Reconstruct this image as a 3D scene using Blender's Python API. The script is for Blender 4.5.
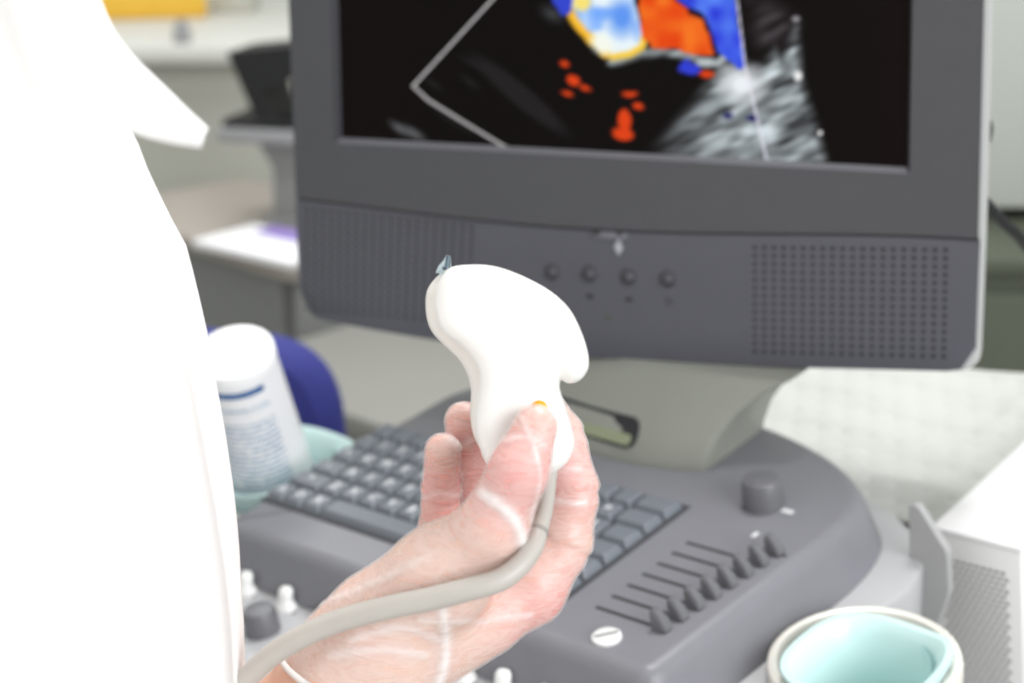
import bpy, bmesh, math, random
import numpy as np
from mathutils import Matrix, Vector

for o in list(bpy.data.objects):
    bpy.data.objects.remove(o)
scene = bpy.context.scene
COL = scene.collection
random.seed(4)
RNG = np.random.default_rng(4)

# ------------------------------------------------------------------ camera
FPX = 1650.0                      # focal length in pixels of a 1024 x 683 frame
PITCH = math.radians(18.0)
CAM = Vector((0, 0, 1.45))
cd = bpy.data.cameras.new('camera')
cam = bpy.data.objects.new('camera', cd)
COL.objects.link(cam)
cd.sensor_width = 36.0
cd.lens = FPX / 1024 * 36.0
cam.location = CAM
cam.rotation_euler = (math.pi / 2 - PITCH, 0, 0)
cd.clip_start = 0.02
cd.dof.use_dof = True
cd.dof.focus_distance = 0.70
cd.dof.aperture_fstop = 7.4
scene.camera = cam

# ------------------------------------------------------------------ light
world = bpy.data.worlds.new('world')
scene.world = world
world.use_nodes = True
bg = world.node_tree.nodes['Background']
bg.inputs[0].default_value = (0.985, 1.0, 0.965, 1)
bg.inputs[1].default_value = 0.50


def area(name, loc, target, sx, sy, power, col=(1, 1, 1)):
    l = bpy.data.lights.new(name, 'AREA')
    l.shape = 'RECTANGLE'
    l.size, l.size_y, l.energy, l.color = sx, sy, power, col
    o = bpy.data.objects.new(name, l)
    COL.objects.link(o)
    o.location = loc
    o.rotation_euler = (Vector(target) - Vector(loc)).to_track_quat('-Z', 'Y').to_euler()
    return o


area('overhead_area_light', (0.26, 1.26, 2.75), (0.26, 1.26, 0), 0.5, 0.3, 15)
area('overhead_area_light', (-0.5, 2.7, 2.75), (-0.5, 2.7, 0), 1.2, 0.6, 18)  # added lamp, brightens the background counter and wall
area('front_fill_light', (1.5, -1.1, 2.0), (0.0, 0.8, 1.15), 1.8, 1.4, 43, (0.96, 0.97, 1.0))  # soft fill added at front right to brighten coat and hand

scene.view_settings.view_transform = 'Standard'
scene.view_settings.look = 'None'
scene.view_settings.gamma = 1
scene.view_settings.use_curve_mapping = False
scene.view_settings.exposure = 0.45

# ------------------------------------------------------------------ frames
_c, _s = math.cos(PITCH), math.sin(PITCH)
EYE = Matrix(((1, 0, 0, CAM.x), (0, -_s, _c, CAM.y), (0, -_c, -_s, CAM.z), (0, 0, 0, 1)))
EYE_I = EYE.inverted()
EYE_NP = np.array(EYE)


def frame(R, T):
    m = Matrix.Identity(4)
    for i in range(3):
        for j in range(3):
            m[i][j] = R[i][j]
        m[i][3] = T[i]
    return EYE @ m


# pose of the console deck: x along the key rows, y to the back, z up
DECK = frame([[0.7442955, 0.6531207, -0.1394902], [0.1532658, -0.3703321, -0.9161680],
              [-0.6500260, 0.6605206, -0.3757376]], [-0.1745836, 0.1113399, 1.1630312])
# pose of the monitor face: x right, y up, z towards the viewer
MS = 1.15 / 1.35
MON = frame([[0.8811739, -0.0215880, -0.4722992], [0.0880472, -0.9739889, 0.2087901],
             [-0.4645216, -0.2255650, -0.8563528]], [0.0729853 * MS, -0.1021574 * MS, 1.15])
FLOOR_Z = 0.0


def at(px, py, Z):
    return EYE @ Vector(((px - 512) / FPX * Z, (py - 341.5) / FPX * Z, Z))


def eye(px, py, Z):
    return np.array(((px - 512) / FPX * Z, (py - 341.5) / FPX * Z, Z))


def on_z(px, py, z):
    a = at(px, py, 1.0) - CAM
    return CAM + a * ((z - CAM.z) / a.z)


# ------------------------------------------------------------------ materials
def lin(c):
    return tuple(((v / 255 / 12.92) if v / 255 <= 0.04045 else ((v / 255 + 0.055) / 1.055) ** 2.4) for v in c)


MATS = {}


def mat(name, rgb, rough=0.5, noise=0.0, scale=30.0, bump=0.0, bscale=200.0, **kw):
    if name in MATS:
        return MATS[name]
    m = bpy.data.materials.new(name)
    m.use_nodes = True
    nt = m.node_tree
    b = nt.nodes['Principled BSDF']
    c = lin(rgb)
    b.inputs['Base Color'].default_value = (*c, 1)
    b.inputs['Roughness'].default_value = rough
    for k, v in kw.items():
        b.inputs[k.replace('_', ' ')].default_value = v
    tc = nt.nodes.new('ShaderNodeTexCoord')
    if noise:
        n = nt.nodes.new('ShaderNodeTexNoise')
        n.inputs['Scale'].default_value = scale
        n.inputs['Detail'].default_value = 4
        nt.links.new(tc.outputs['Object'], n.inputs['Vector'])
        r = nt.nodes.new('ShaderNodeMix')
        r.data_type = 'RGBA'
        r.inputs[6].default_value = (*[max(0, v * (1 - noise)) for v in c], 1)
        r.inputs[7].default_value = (*[min(1, v * (1 + noise)) for v in c], 1)
        nt.links.new(n.outputs['Fac'], r.inputs[0])
        nt.links.new(r.outputs[2], b.inputs['Base Color'])
    if bump:
        n2 = nt.nodes.new('ShaderNodeTexNoise')
        n2.inputs['Scale'].default_value = bscale
        n2.inputs['Detail'].default_value = 3
        nt.links.new(tc.outputs['Object'], n2.inputs['Vector'])
        bp = nt.nodes.new('ShaderNodeBump')
        bp.inputs['Strength'].default_value = bump
        bp.inputs['Distance'].default_value = 0.002
        nt.links.new(n2.outputs['Fac'], bp.inputs['Height'])
        nt.links.new(bp.outputs['Normal'], b.inputs['Normal'])
    MATS[name] = m
    return m


def setup_materials():
    mat('bezel', (75, 75, 79), 0.42, 0.06, 60, 0.06, 1500)
    mat('speaker_face', (84, 84, 92), 0.42, 0.05, 60, 0.06, 1500)
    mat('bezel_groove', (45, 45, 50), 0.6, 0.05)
    mat('dark_hole', (30, 30, 34), 0.8, 0.05)
    mat('pale_shell', (196, 198, 196), 0.4, 0.04)
    mat('deck', (125, 125, 131), 0.38, 0.05, 50, 0.08, 1200)
    mat('key_cap', (116, 121, 128), 0.4, 0.06)
    mat('key_bed', (62, 63, 67), 0.6, 0.06)
    mat('legend', (225, 228, 230), 0.5, 0.02)
    mat('control', (106, 106, 110), 0.4, 0.05)
    mat('slot', (40, 40, 43), 0.7, 0.05)
    mat('panel', (182, 182, 184), 0.4, 0.03)
    mat('white_plastic', (236, 236, 234), 0.3, 0.02)
    mat('probe_white', (240, 239, 236), 0.28, 0.012, 80)
    mat('probe_rear', (228, 225, 219), 0.3, 0.012, 80)
    mat('cable', (184, 179, 172), 0.4, 0.04, 120)
    mat('orange', (240, 170, 20), 0.4, 0.03)
    mat('stand', (138, 140, 132), 0.45, 0.04)
    mat('stand_side', (170, 170, 170), 0.45, 0.04)
    mat('cup_teal', (208, 236, 234), 0.32, 0.03, Subsurface_Weight=0.0)
    mat('ring_cream', (238, 235, 226), 0.35, 0.03)
    mat('sheet', (192, 194, 189), 0.85, 0.02, 40, 0.1, 70)
    mat('box_white', (236, 235, 234), 0.5, 0.02)
    mat('box_top', (236, 236, 236), 0.5, 0.02)
    mat('coat', (246, 245, 244), 0.85, 0.015, 12, 0.15, 900)
    mat('wall', (196, 199, 192), 0.8, 0.03, 3)
    mat('floor', (150, 150, 146), 0.5, 0.05, 4)
    mat('desk_top', (166, 158, 150), 0.6, 0.04)
    mat('desk_dark', (134, 135, 133), 0.6, 0.05)
    mat('counter_grey', (184, 184, 174), 0.6, 0.04)
    mat('counter_top', (206, 206, 200), 0.5, 0.03)
    mat('low_grey', (146, 145, 140), 0.5, 0.04)
    mat('black', (22, 22, 24), 0.6, 0.05)
    mat('tray_grey', (150, 150, 152), 0.4, 0.04)
    mat('paper', (244, 244, 246), 0.8, 0.01)
    mat('purple', (150, 130, 200), 0.7, 0.02)
    mat('yellow', (222, 176, 56), 0.6, 0.05)
    mat('green_dark', (74, 80, 66), 0.7, 0.08)
    mat('blue_fabric', (52, 57, 138), 0.8, 0.3, 12, 0.8, 26)
    mat('canister_cap', (244, 244, 244), 0.35, 0.01)
    mat('led', (70, 78, 40), 0.4, 0.02)
    mat('trouser', (225, 225, 228), 0.85, 0.03)
    mat('shoe', (235, 235, 235), 0.5, 0.03)
    mat('hair', (60, 42, 30), 0.6, 0.2, 80)
    mat('tube_clear', (214, 218, 214), 0.3, 0.02)
    mat('eye_white', (235, 235, 232), 0.3, 0.01)
    mat('rubber', (50, 50, 52), 0.7, 0.05)


setup_materials()


# ------------------------------------------------------------------ mesh helpers
def link(name, me, parent=None, smooth=True):
    o = bpy.data.objects.new(name, me)
    COL.objects.link(o)
    if parent is not None:
        o.parent = parent
    if smooth:
        for p in me.polygons:
            p.use_smooth = True
    return o


def setmat(me, *names):
    for n in names:
        me.materials.append(MATS[n] if isinstance(n, str) else n)


def root(name, label, cat, M=None, group=None):
    o = bpy.data.objects.new(name, None)
    COL.objects.link(o)
    o.empty_display_size = 0.02
    if M is not None:
        o.matrix_world = M
    tag(o, label, cat, group)
    return o


def tag(o, label, cat, group=None):
    o['label'] = label
    o['category'] = cat
    if group:
        o['group'] = group
    return o


def bm_obj(name, bm, m, parent=None, smooth=True, angle=40):
    bmesh.ops.recalc_face_normals(bm, faces=bm.faces)
    me = bpy.data.meshes.new(name)
    bm.to_mesh(me)
    bm.free()
    ms = m if isinstance(m, (list, tuple)) else [m]
    setmat(me, *ms)
    if smooth:
        me.shade_smooth()
        me.set_sharp_from_angle(angle=math.radians(angle))
    return link(name, me, parent, False)


def rings_bm(rings, cap0=True, cap1=True, closed=True, bm=None):
    """loft through rings of equal point count"""
    bm = bm or bmesh.new()
    R = [[bm.verts.new(p) for p in r] for r in rings]
    n = len(R[0])
    for a, b in zip(R[:-1], R[1:]):
        for i in range(n if closed else n - 1):
            j = (i + 1) % n
            bm.faces.new((a[i], a[j], b[j], b[i]))
    if cap0:
        bm.faces.new(R[0][::-1])
    if cap1:
        bm.faces.new(R[-1])
    return bm


def box_bm(x0, x1, y0, y1, z0, z1, bev=0.0, seg=2, bm=None):
    own = bmesh.new()
    vs = [own.verts.new((x, y, z)) for x in (x0, x1) for y in (y0, y1) for z in (z0, z1)]
    for f in ((0, 1, 3, 2), (4, 6, 7, 5), (0, 4, 5, 1), (2, 3, 7, 6), (0, 2, 6, 4), (1, 5, 7, 3)):
        own.faces.new([vs[i] for i in f])
    bmesh.ops.recalc_face_normals(own, faces=own.faces)
    if bev:
        bmesh.ops.bevel(own, geom=own.edges[:], offset=bev, segments=seg, affect='EDGES', profile=0.5)
    if bm is None:
        return own
    me = bpy.data.meshes.new('tmp')
    own.to_mesh(me)
    own.free()
    bm.from_mesh(me)
    bpy.data.meshes.remove(me)
    return bm


def circle(r, z, n=32, cx=0, cy=0, ry=None):
    ry = r if ry is None else ry
    return [(cx + r * math.cos(2 * math.pi * i / n), cy + ry * math.sin(2 * math.pi * i / n), z) for i in range(n)]


def lathe_bm(profile, n=32, cx=0, cy=0, cap0=True, cap1=True):
    return rings_bm([circle(r, z, n, cx, cy) for r, z in profile], cap0, cap1)


def catmull(pts, k=8):
    pts = [np.array(p, float) for p in pts]
    P = [2 * pts[0] - pts[1]] + pts + [2 * pts[-1] - pts[-2]]
    out = []
    for i in range(1, len(P) - 2):
        a, b, c, d = P[i - 1:i + 3]
        for t in np.linspace(0, 1, k, endpoint=False):
            out.append(0.5 * (2 * b + (c - a) * t + (2 * a - 5 * b + 4 * c - d) * t * t + (3 * b - a - 3 * c + d) * t ** 3))
    out.append(pts[-1])
    return out


def tube_bm(pts, rad, n=14, k=8, caps=True):
    """swept tube through points; rad number or list per control point"""
    C = catmull(pts, k)
    if isinstance(rad, (int, float)):
        rr = [rad] * len(C)
    else:
        rr = np.interp(np.linspace(0, len(pts) - 1, len(C)), range(len(pts)), rad)
    up = np.array((0.13, 0.21, 0.97))
    rings = []
    N = None
    for i, p in enumerate(C):
        t = C[min(i + 1, len(C) - 1)] - C[max(i - 1, 0)]
        t /= np.linalg.norm(t)
        if N is None:
            N = np.cross(t, up)
        N = N - t * (N @ t)
        N /= np.linalg.norm(N)
        B = np.cross(t, N)
        rings.append([tuple(p + rr[i] * (math.cos(2 * math.pi * j / n) * N + math.sin(2 * math.pi * j / n) * B)) for j in range(n)])
    return rings_bm(rings, caps, caps)


def smooth_outline(pts, k=8):
    """closed Catmull-Rom through 2-D points"""
    n = len(pts)
    P = np.array(pts, float)
    out = []
    for i in range(n):
        a, b, c, d = P[i - 1], P[i], P[(i + 1) % n], P[(i + 2) % n]
        for t in np.linspace(0, 1, k, endpoint=False):
            out.append(0.5 * (2 * b + (c - a) * t + (2 * a - 5 * b + 4 * c - d) * t * t + (3 * b - a - 3 * c + d) * t ** 3))
    return np.array(out)


def round_poly(pts, r, seg=6):
    """closed polygon with rounded corners; r number or list"""
    n = len(pts)
    out = []
    for i in range(n):
        p = np.array(pts[i], float)
        a = np.array(pts[i - 1], float) - p
        b = np.array(pts[(i + 1) % n], float) - p
        rr = r[i] if isinstance(r, (list, tuple)) else r
        la, lb = np.linalg.norm(a), np.linalg.norm(b)
        a, b = a / la, b / lb
        rr = min(rr, la * 0.48, lb * 0.48)
        p0, p1 = p + a * rr, p + b * rr
        for t in np.linspace(0, 1, seg):
            out.append((1 - t) ** 2 * p0 + 2 * t * (1 - t) * p + t * t * p1)
    return np.array(out)


def inset(poly, d):
    """move a closed outline inwards by d (d<0 outwards); outline counter-clockwise"""
    P = np.asarray(poly)
    t = np.roll(P, -1, 0) - np.roll(P, 1, 0)
    t /= np.maximum(np.linalg.norm(t, axis=1, keepdims=True), 1e-9)
    nrm = np.stack([-t[:, 1], t[:, 0]], 1)
    return P + nrm * d


def outline_loft(poly, levels, bm=None):
    """levels: list of (inset, z)"""
    return rings_bm([[(x, y, z) for x, y in inset(poly, d)] for d, z in levels], bm=bm)


# ------------------------------------------------------------------ implicit surfaces
def capsule(p, a, b, ra, rb):
    ab = b - a
    h = np.clip(((p - a) @ ab) / (ab @ ab), 0, 1)
    d = np.linalg.norm(p - a - h[..., None] * ab, axis=-1)
    return d - (ra + (rb - ra) * h), h


def smin(a, b, k):
    h = np.maximum(k - np.abs(a - b), 0) / k
    return np.minimum(a, b) - h * h * k * 0.25


def surface_nets(V, org, h):
    nx, ny, nz = V.shape
    ins = V < 0
    offs = [(i, j, k) for i in (0, 1) for j in (0, 1) for k in (0, 1)]
    cnt = sum(ins[i:nx - 1 + i, j:ny - 1 + j, k:nz - 1 + k].astype(np.int8) for i, j, k in offs)
    act = (cnt > 0) & (cnt < 8)
    idx = np.argwhere(act)
    ids = -np.ones(act.shape, np.int64)
    ids[tuple(idx.T)] = np.arange(len(idx))
    acc = np.zeros((len(idx), 3))
    num = np.zeros(len(idx))
    for a in offs:
        for ax in range(3):
            if a[ax]:
                continue
            b = list(a)
            b[ax] = 1
            va = V[tuple((idx + a).T)]
            vb = V[tuple((idx + b).T)]
            cr = (va < 0) != (vb < 0)
            t = np.where(cr, va / np.where(cr, va - vb, 1), 0)
            pt = np.array(a, float) + t[:, None] * (np.array(b) - np.array(a))
            acc += np.where(cr[:, None], pt, 0)
            num += cr
    verts = org + h * (idx + acc / num[:, None])
    faces = []
    for ax in range(3):
        u, v = [(1, 2), (2, 0), (0, 1)][ax]
        sl0 = [slice(None)] * 3
        sl1 = [slice(None)] * 3
        sl0[ax] = slice(0, -1)
        sl1[ax] = slice(1, None)
        e = ins[tuple(sl0)] != ins[tuple(sl1)]
        E = np.argwhere(e)
        E = E[(E[:, u] > 0) & (E[:, v] > 0) & (E[:, u] < V.shape[u] - 1) & (E[:, v] < V.shape[v] - 1)]
        du = np.zeros(3, int)
        dv = np.zeros(3, int)
        du[u] = 1
        dv[v] = 1
        q = np.stack([ids[tuple((E - du - dv).T)], ids[tuple((E - dv).T)], ids[tuple(E.T)], ids[tuple((E - du).T)]], 1)
        neg = ins[tuple(E.T)]
        q[~neg] = q[~neg][:, ::-1]
        q = q[(q >= 0).all(1)]
        faces.append(q)
    return verts, np.concatenate(faces)


def relax(verts, faces, it, lam=0.5):
    n = len(verts)
    e = np.concatenate([faces[:, [0, 1]], faces[:, [1, 2]], faces[:, [2, 3]], faces[:, [3, 0]]])
    e = np.concatenate([e, e[:, ::-1]])
    deg = np.bincount(e[:, 0], minlength=n).astype(float)
    for _ in range(it):
        s = np.stack([np.bincount(e[:, 0], weights=verts[e[:, 1], c], minlength=n) for c in range(3)], 1)
        verts = verts + lam * (s / np.maximum(deg, 1)[:, None] - verts)
    return verts


def biggest(v, f):
    lab = np.arange(len(v))
    while True:
        m = lab[f].min(1)
        new = lab.copy()
        for c in range(4):
            np.minimum.at(new, f[:, c], m)
        new = new[new]
        if (new == lab).all():
            break
        lab = new
    keep = lab == np.bincount(lab).argmax()
    re = np.cumsum(keep) - 1
    return v[keep], re[f[keep[f[:, 0]]]]


def grid_eval(lo, hi, h, fn):
    lo = np.array(lo)
    n = np.ceil((np.array(hi) - lo) / h).astype(int) + 1
    X = np.stack(np.meshgrid(*[lo[i] + h * np.arange(n[i]) for i in range(3)], indexing='ij'), -1).astype(np.float32)
    return fn(X), lo


def np_mesh(name, verts, faces):
    me = bpy.data.meshes.new(name)
    me.from_pydata(verts.tolist(), [], faces.tolist())
    me.update()
    me.shade_smooth()
    return me


def eye_to(verts, M):
    """camera-frame points to the local space of matrix M"""
    T = np.array(M.inverted()) @ EYE_NP
    return verts @ T[:3, :3].T + T[:3, 3]


# ================================================================== SETTING
def struct(name, bm, m):
    o = bm_obj(name, bm, m, None, False)
    o['kind'] = 'structure'
    return o


struct('floor', box_bm(-4, 4, -1.5, 4.4, -0.1, 0), 'floor')
struct('wall_back', box_bm(-4, 4, 4.4, 4.5, 0, 2.9), 'wall')
struct('baseboard_back', box_bm(-4, 4, 4.38, 4.4, 0, 0.1), 'counter_top')


# ================================================================== CONSOLE
console = root('ultrasound_console', 'grey ultrasound console with keyboard, slide controls and swivelling monitor stand', 'console', DECK)


def build_console():
    # dark upper housing
    out = round_poly([(-0.006, -0.040), (0.372, -0.042), (0.382, 0.150), (0.372, 0.195), (0.330, 0.228), (0.268, 0.252),
                      (0.18, 0.262), (0.09, 0.252), (0.03, 0.236), (-0.004, 0.205)],
                     [0.012, 0.016, 0.03, 0.03, 0.03, 0.03, 0.03, 0.03, 0.03, 0.03], 6)
    bm = outline_loft(out, [(0.012, 0.0), (0.0075, -0.0006), (0.0035, -0.0035), (0.0012, -0.0085), (-0.002, -0.018), (-0.0075, -0.036)])
    bm_obj('housing', bm, 'deck', console, angle=35)
    # light panel underneath, reaching towards the operator
    pan = round_poly([(-0.035, -0.165), (0.40, -0.165), (0.402, 0.10), (0.421, 0.150), (0.405, 0.205), (0.34, 0.25), (0.02, 0.25), (-0.035, 0.20)],
                     [0.05, 0.05, 0.05, 0.05, 0.04, 0.05, 0.05, 0.05], 8)
    bm = outline_loft(pan, [(0.004, -0.0365), (0.001, -0.0375), (0.0, -0.040), (0.003, -0.075), (0.02, -0.085)])
    bm_obj('control_panel', bm, 'panel', console)
    # keyboard
    bed = bm_obj('keyboard', box_bm(-0.002, 0.2785, -0.002, 0.1265, 0.0, 0.0008), 'key_bed', console, False)
    U, RP = 0.0190, 0.0207
    rows = [
        [(1, 'A'), (1, 'O'), (1, 'X'), (6.6, ''), (1, '<'), (1, 'v'), (1, '>'), (1.92, '')],
        [(1.75, '^')] + [(1, c) for c in 'ZXCVBNM,./'] + [(2.77, '')],
        [(1.5, '-')] + [(1, c) for c in "ASDFGHJKL;'"] + [(2.02, '')],
        [(1.25, '+')] + [(1, c) for c in 'QWERTYUIOP[]'] + [(1.27, '')],
        [(1, c) for c in '`1234567890-='] + [(1.52, '')],
        [(1, '')] * 13 + [(1.52, '')],
    ]
    glyph = {}

    def glyph_mesh(c):
        if c not in glyph:
            cu = bpy.data.curves.new('g', 'FONT')
            cu.body = c
            cu.size = 0.0098
            cu.offset = 0.0003
            cu.resolution_u = 1
            cu.align_x = 'CENTER'
            cu.align_y = 'CENTER'
            ob = bpy.data.objects.new('g', cu)
            COL.objects.link(ob)
            bpy.context.view_layer.update()
            me = bpy.data.meshes.new_from_object(ob)
            bpy.data.objects.remove(ob)
            glyph[c] = me
        return glyph[c]

    cache = {}
    H = 0.0062
    for r, row in enumerate(rows):
        x = 0.0
        for w, c in row:
            key = (w, c)
            if key not in cache:
                bm = bmesh.new()
                hw, hd = w * U / 2 - 0.0009, RP / 2 - 0.0011
                rings = []
                for ins, z in ((0, 0.0008), (0.0004, 0.0025), (0.0019, H - 0.0005), (0.0027, H)):
                    pts = round_poly([(-hw + ins, -hd + ins), (hw - ins, -hd + ins), (hw - ins, hd - ins), (-hw + ins, hd - ins)], 0.0014, 3)
                    rings.append([(px, py, z) for px, py in pts])
                rings_bm(rings, bm=bm)
                bmesh.ops.recalc_face_normals(bm, faces=bm.faces)
                if c:
                    g = glyph_mesh(c)
                    nf = len(bm.faces)
                    v0 = len(bm.verts)
                    bm.from_mesh(g)
                    bm.verts.ensure_lookup_table()
                    bm.faces.ensure_lookup_table()
                    for v in bm.verts[v0:]:
                        v.co = Vector((v.co.x, v.co.y, H + 0.0002))
                    for f in bm.faces[nf:]:
                        f.material_index = 1
                me = bpy.data.meshes.new('key')
                bm.to_mesh(me)
                bm.free()
                setmat(me, 'key_cap', 'legend')
                cache[key] = me
            k = link('key', cache[key], bed, False)
            k.location = (x + w * U / 2, (r + 0.5) * RP, 0)
            x += w * U
    # slide controls
    for i in range(8):
        y = 0.0025 + i * 0.01435
        x0, x1 = 0.299 + i * 0.0006, 0.352 + i * 0.0012
        if i == 7:
            x0, x1 = 0.340, 0.366
        s = bm_obj('slide_slot', box_bm(x0, x1, y - 0.0012, y + 0.0012, -0.004, 0.0003), 'slot', console, False)
        xc = 0.3475 + i * 0.0016
        # fin-shaped cap: leaning ridge with a broad foot
        bm = rings_bm([[(xc + sx * a + lean, y + sy * b, z) for sx, sy in ((-1, -1), (1, -1), (1, 1), (-1, 1))]
                       for a, b, z, lean in ((0.0052, 0.0042, 0.0002, 0), (0.005, 0.0040, 0.003, -0.0004), (0.0036, 0.0036, 0.0085, -0.0026), (0.0016, 0.0030, 0.0125, -0.0044))])
        bmesh.ops.bevel(bm, geom=bm.edges[:], offset=0.0008, segments=2, affect='EDGES')
        bm_obj('slide_cap', bm, 'control', console)
    # rotary knob
    kb = lathe_bm([(0.0135, 0.0), (0.0136, 0.004), (0.0128, 0.0165), (0.0118, 0.0183), (0.0095, 0.0190)], 36, 0.318, 0.1515)
    k = bm_obj('rotary_knob', kb, 'control', console)
    bm_obj('pointer', box_bm(0.3165, 0.3195, 0.141, 0.150, 0.0188, 0.0195, 0.0003), 'control', k)
    # printed marks
    bm_obj('printed_mark', box_bm(0.333, 0.341, 0.148, 0.152, 0.0, 0.0003), 'legend', console, False)
    bm_obj('printed_mark', box_bm(0.3335, 0.3365, 0.113, 0.119, 0.0, 0.0003), 'legend', console, False)
    # slotted white fastener
    sc = bm_obj('fastener', lathe_bm([(0.0088, -0.001), (0.0088, 0.0016), (0.008, 0.0024), (0.006, 0.0027)], 28, 0.325, -0.0205), 'white_plastic', console)
    sl = box_bm(-0.0068, 0.0068, -0.0008, 0.0008, 0.0024, 0.0029)
    bmesh.ops.rotate(sl, verts=sl.verts, cent=(0, 0, 0), matrix=Matrix.Rotation(0.9, 3, 'Z'))
    bmesh.ops.translate(sl, verts=sl.verts, vec=(0.325, -0.0205, 0))
    bm_obj('slot', sl, 'key_bed', sc, False)
    # white paddle switches on the panel
    Z0 = -0.0366
    for x in (0.033, 0.074, 0.115, 0.156, 0.198, 0.237, 0.268, 0.30):
        y = -0.054
        rr = []
        for a, b, z, ly in ((0.0085, 0.0072, 0.0, 0), (0.0078, 0.0068, 0.0022, 0), (0.0058, 0.0052, 0.004, 0.0004), (0.0054, 0.0046, 0.008, 0.0014), (0.0056, 0.0042, 0.0112, 0.0026), (0.0046, 0.0032, 0.0130, 0.0032), (0.002, 0.0014, 0.0137, 0.0034)):
            rr.append([(px, py + ly, Z0 + z) for px, py, _ in circle(a, 0, 16, x, y, b)])
        p = bm_obj('paddle_switch', rings_bm(rr), 'white_plastic', console)
        bm_obj('indicator', lathe_bm([(0.0016, Z0), (0.0014, Z0 + 0.0006)], 10, x + 0.0105, y - 0.002), 'control', p)
    kb = lathe_bm([(0.0118, Z0), (0.0118, Z0 + 0.003), (0.0112, Z0 + 0.014), (0.0098, Z0 + 0.0165), (0.007, Z0 + 0.0173)], 30, 0.082, -0.081)
    bm_obj('rotary_knob', kb, 'control', console)
    bm = rings_bm([circle(r, Z0 + z, 28, 0.105, -0.107) for r, z in ((0.0085, 0), (0.0083, 0.0012), (0.0065, 0.0012), (0.0062, 0.0002), (0.005, 0.0004))])
    bm_obj('push_button', bm, 'panel', console)
    # stand of the monitor, growing out of the deck and flaring upwards
    secs = [(0.000, 0.076, 0.258, 0.166, 0.250), (0.006, 0.072, 0.259, 0.167, 0.252), (0.020, 0.066, 0.263, 0.176, 0.256), (0.036, 0.056, 0.273, 0.190, 0.262),
            (0.048, 0.042, 0.288, 0.203, 0.268), (0.056, 0.030, 0.302, 0.211, 0.275)]
    rings = []
    for z, xa, xb, ya, yb in secs:
        xm = (xa + xb) / 2
        pts = round_poly([(xb, yb), (xa, yb), (xa, ya + 0.004), (xa + 0.35 * (xm - xa), ya - 0.006), (xm, ya - 0.010), (xb - 0.35 * (xb - xm), ya - 0.006), (xb, ya + 0.004)],
                         [0.012, 0.012, 0.007, 0.03, 0.03, 0.03, 0.007], 5)
        rings.append([(x, y, z) for x, y in pts])
    st = bm_obj('monitor_stand', rings_bm(rings), 'stand', console, angle=50)
    # recessed grip slot in the foot of the stand
    fr = round_poly([(0.118, 0.014), (0.206, 0.011), (0.206, 0.026), (0.118, 0.029)], 0.007, 5)

    def face_y(x, z):
        return np.interp(z, [s[0] for s in secs], [s[3] for s in secs]) - 0.0095 + 0.9 * (x - 0.167) ** 2
    bm = rings_bm([[(x, face_y(x, z) + dy, z) for x, z in inset(fr, d)] for d, dy in ((-0.0015, 0.001), (-0.0012, -0.0012), (0.0004, -0.0012), (0.001, -0.0004))])
    g = bm_obj('grip_slot', bm, 'slot', st)
    bm = rings_bm([[(x, face_y(x, z) + dy, z) for x, z in round_poly([(0.160, 0.0135), (0.203, 0.012), (0.203, 0.018), (0.160, 0.0195)], 0.003, 4)] for dy in (0.0, -0.0016)])
    bm_obj('release_tab', bm, MAT_TAB, g)
    # rear shelf of the cart
    sh = round_poly([(-0.02, 0.24), (0.372, 0.24), (0.385, 0.470), (-0.02, 0.470)], 0.02, 5)
    bm_obj('rear_shelf', outline_loft(sh, [(0.004, -0.058), (0, -0.062), (0, -0.082), (0.006, -0.086)]), 'panel', console)
    # small bent bracket at the right rear corner
    bp = [(0.397, 0.002), (0.4035, 0.003), (0.4225, -0.0255), (0.4225, -0.055), (0.411, -0.088), (0.397, -0.088), (0.395, -0.05)]
    bp = round_poly(bp[::-1], [0.003] * 7, 4)
    bm = rings_bm([[(x + (0.004 if y0 else 0), 0.188 + y0, z) for x, z in inset(bp, d)] for d, y0 in ((0.0008, -0.0002), (0, 0.0006), (0, 0.005), (0.0008, 0.0058))])
    bm_obj('side_bracket', bm, 'stand_side', console)
    # cup holder arms
    for cx, cy, zz, s, kr in ((0.4395, 0.0640, -0.028, 1, 1.02), (-0.070, 0.064, -0.034, -1, 1.14)):
        bm = rings_bm([[(cx + kr * r * math.cos(a), cy + kr * r * math.sin(a), z) for a in np.linspace(0, 2 * math.pi, 48, endpoint=False)]
                       for r, z in ((0.0465, zz), (0.0475, zz + 0.003), (0.0500, zz + 0.004), (0.0525, zz + 0.0025), (0.0535, zz - 0.002), (0.0525, zz - 0.012), (0.0475, zz - 0.012), (0.0465, zz))], False, False)
        h = bm_obj('cup_holder', bm, 'ring_cream', console)
        bm_obj('holder_arm', box_bm(min(cx - s * 0.048, cx - s * 0.075), max(cx - s * 0.048, cx - s * 0.075), cy - 0.012, cy + 0.012, -0.075, -0.05, 0.002), 'panel', h)
    # cart below (upright in the room)
    DI = DECK.inverted()

    def upright(name, bm, m, par=console):
        bmesh.ops.transform(bm, matrix=DI, verts=bm.verts)
        return bm_obj(name, bm, m, par)
    c0 = DECK @ Vector((0.18, 0.05, 0))
    ang = math.atan2((DECK.to_3x3() @ Vector((1, 0, 0))).y, (DECK.to_3x3() @ Vector((1, 0, 0))).x)
    Rz = Matrix.Translation((c0.x, c0.y, 0)) @ Matrix.Rotation(ang, 4, 'Z')

    def cart(bm):
        bmesh.ops.transform(bm, matrix=Rz, verts=bm.verts)
        return bm
    zt = c0.z - 0.07
    upright('cart_column', cart(box_bm(-0.12, 0.12, -0.08, 0.16, 0.28, zt, 0.02, 3)), 'panel')
    upright('cart_base', cart(box_bm(-0.24, 0.24, -0.28, 0.32, 0.12, 0.30, 0.04, 3)), 'panel')
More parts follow.
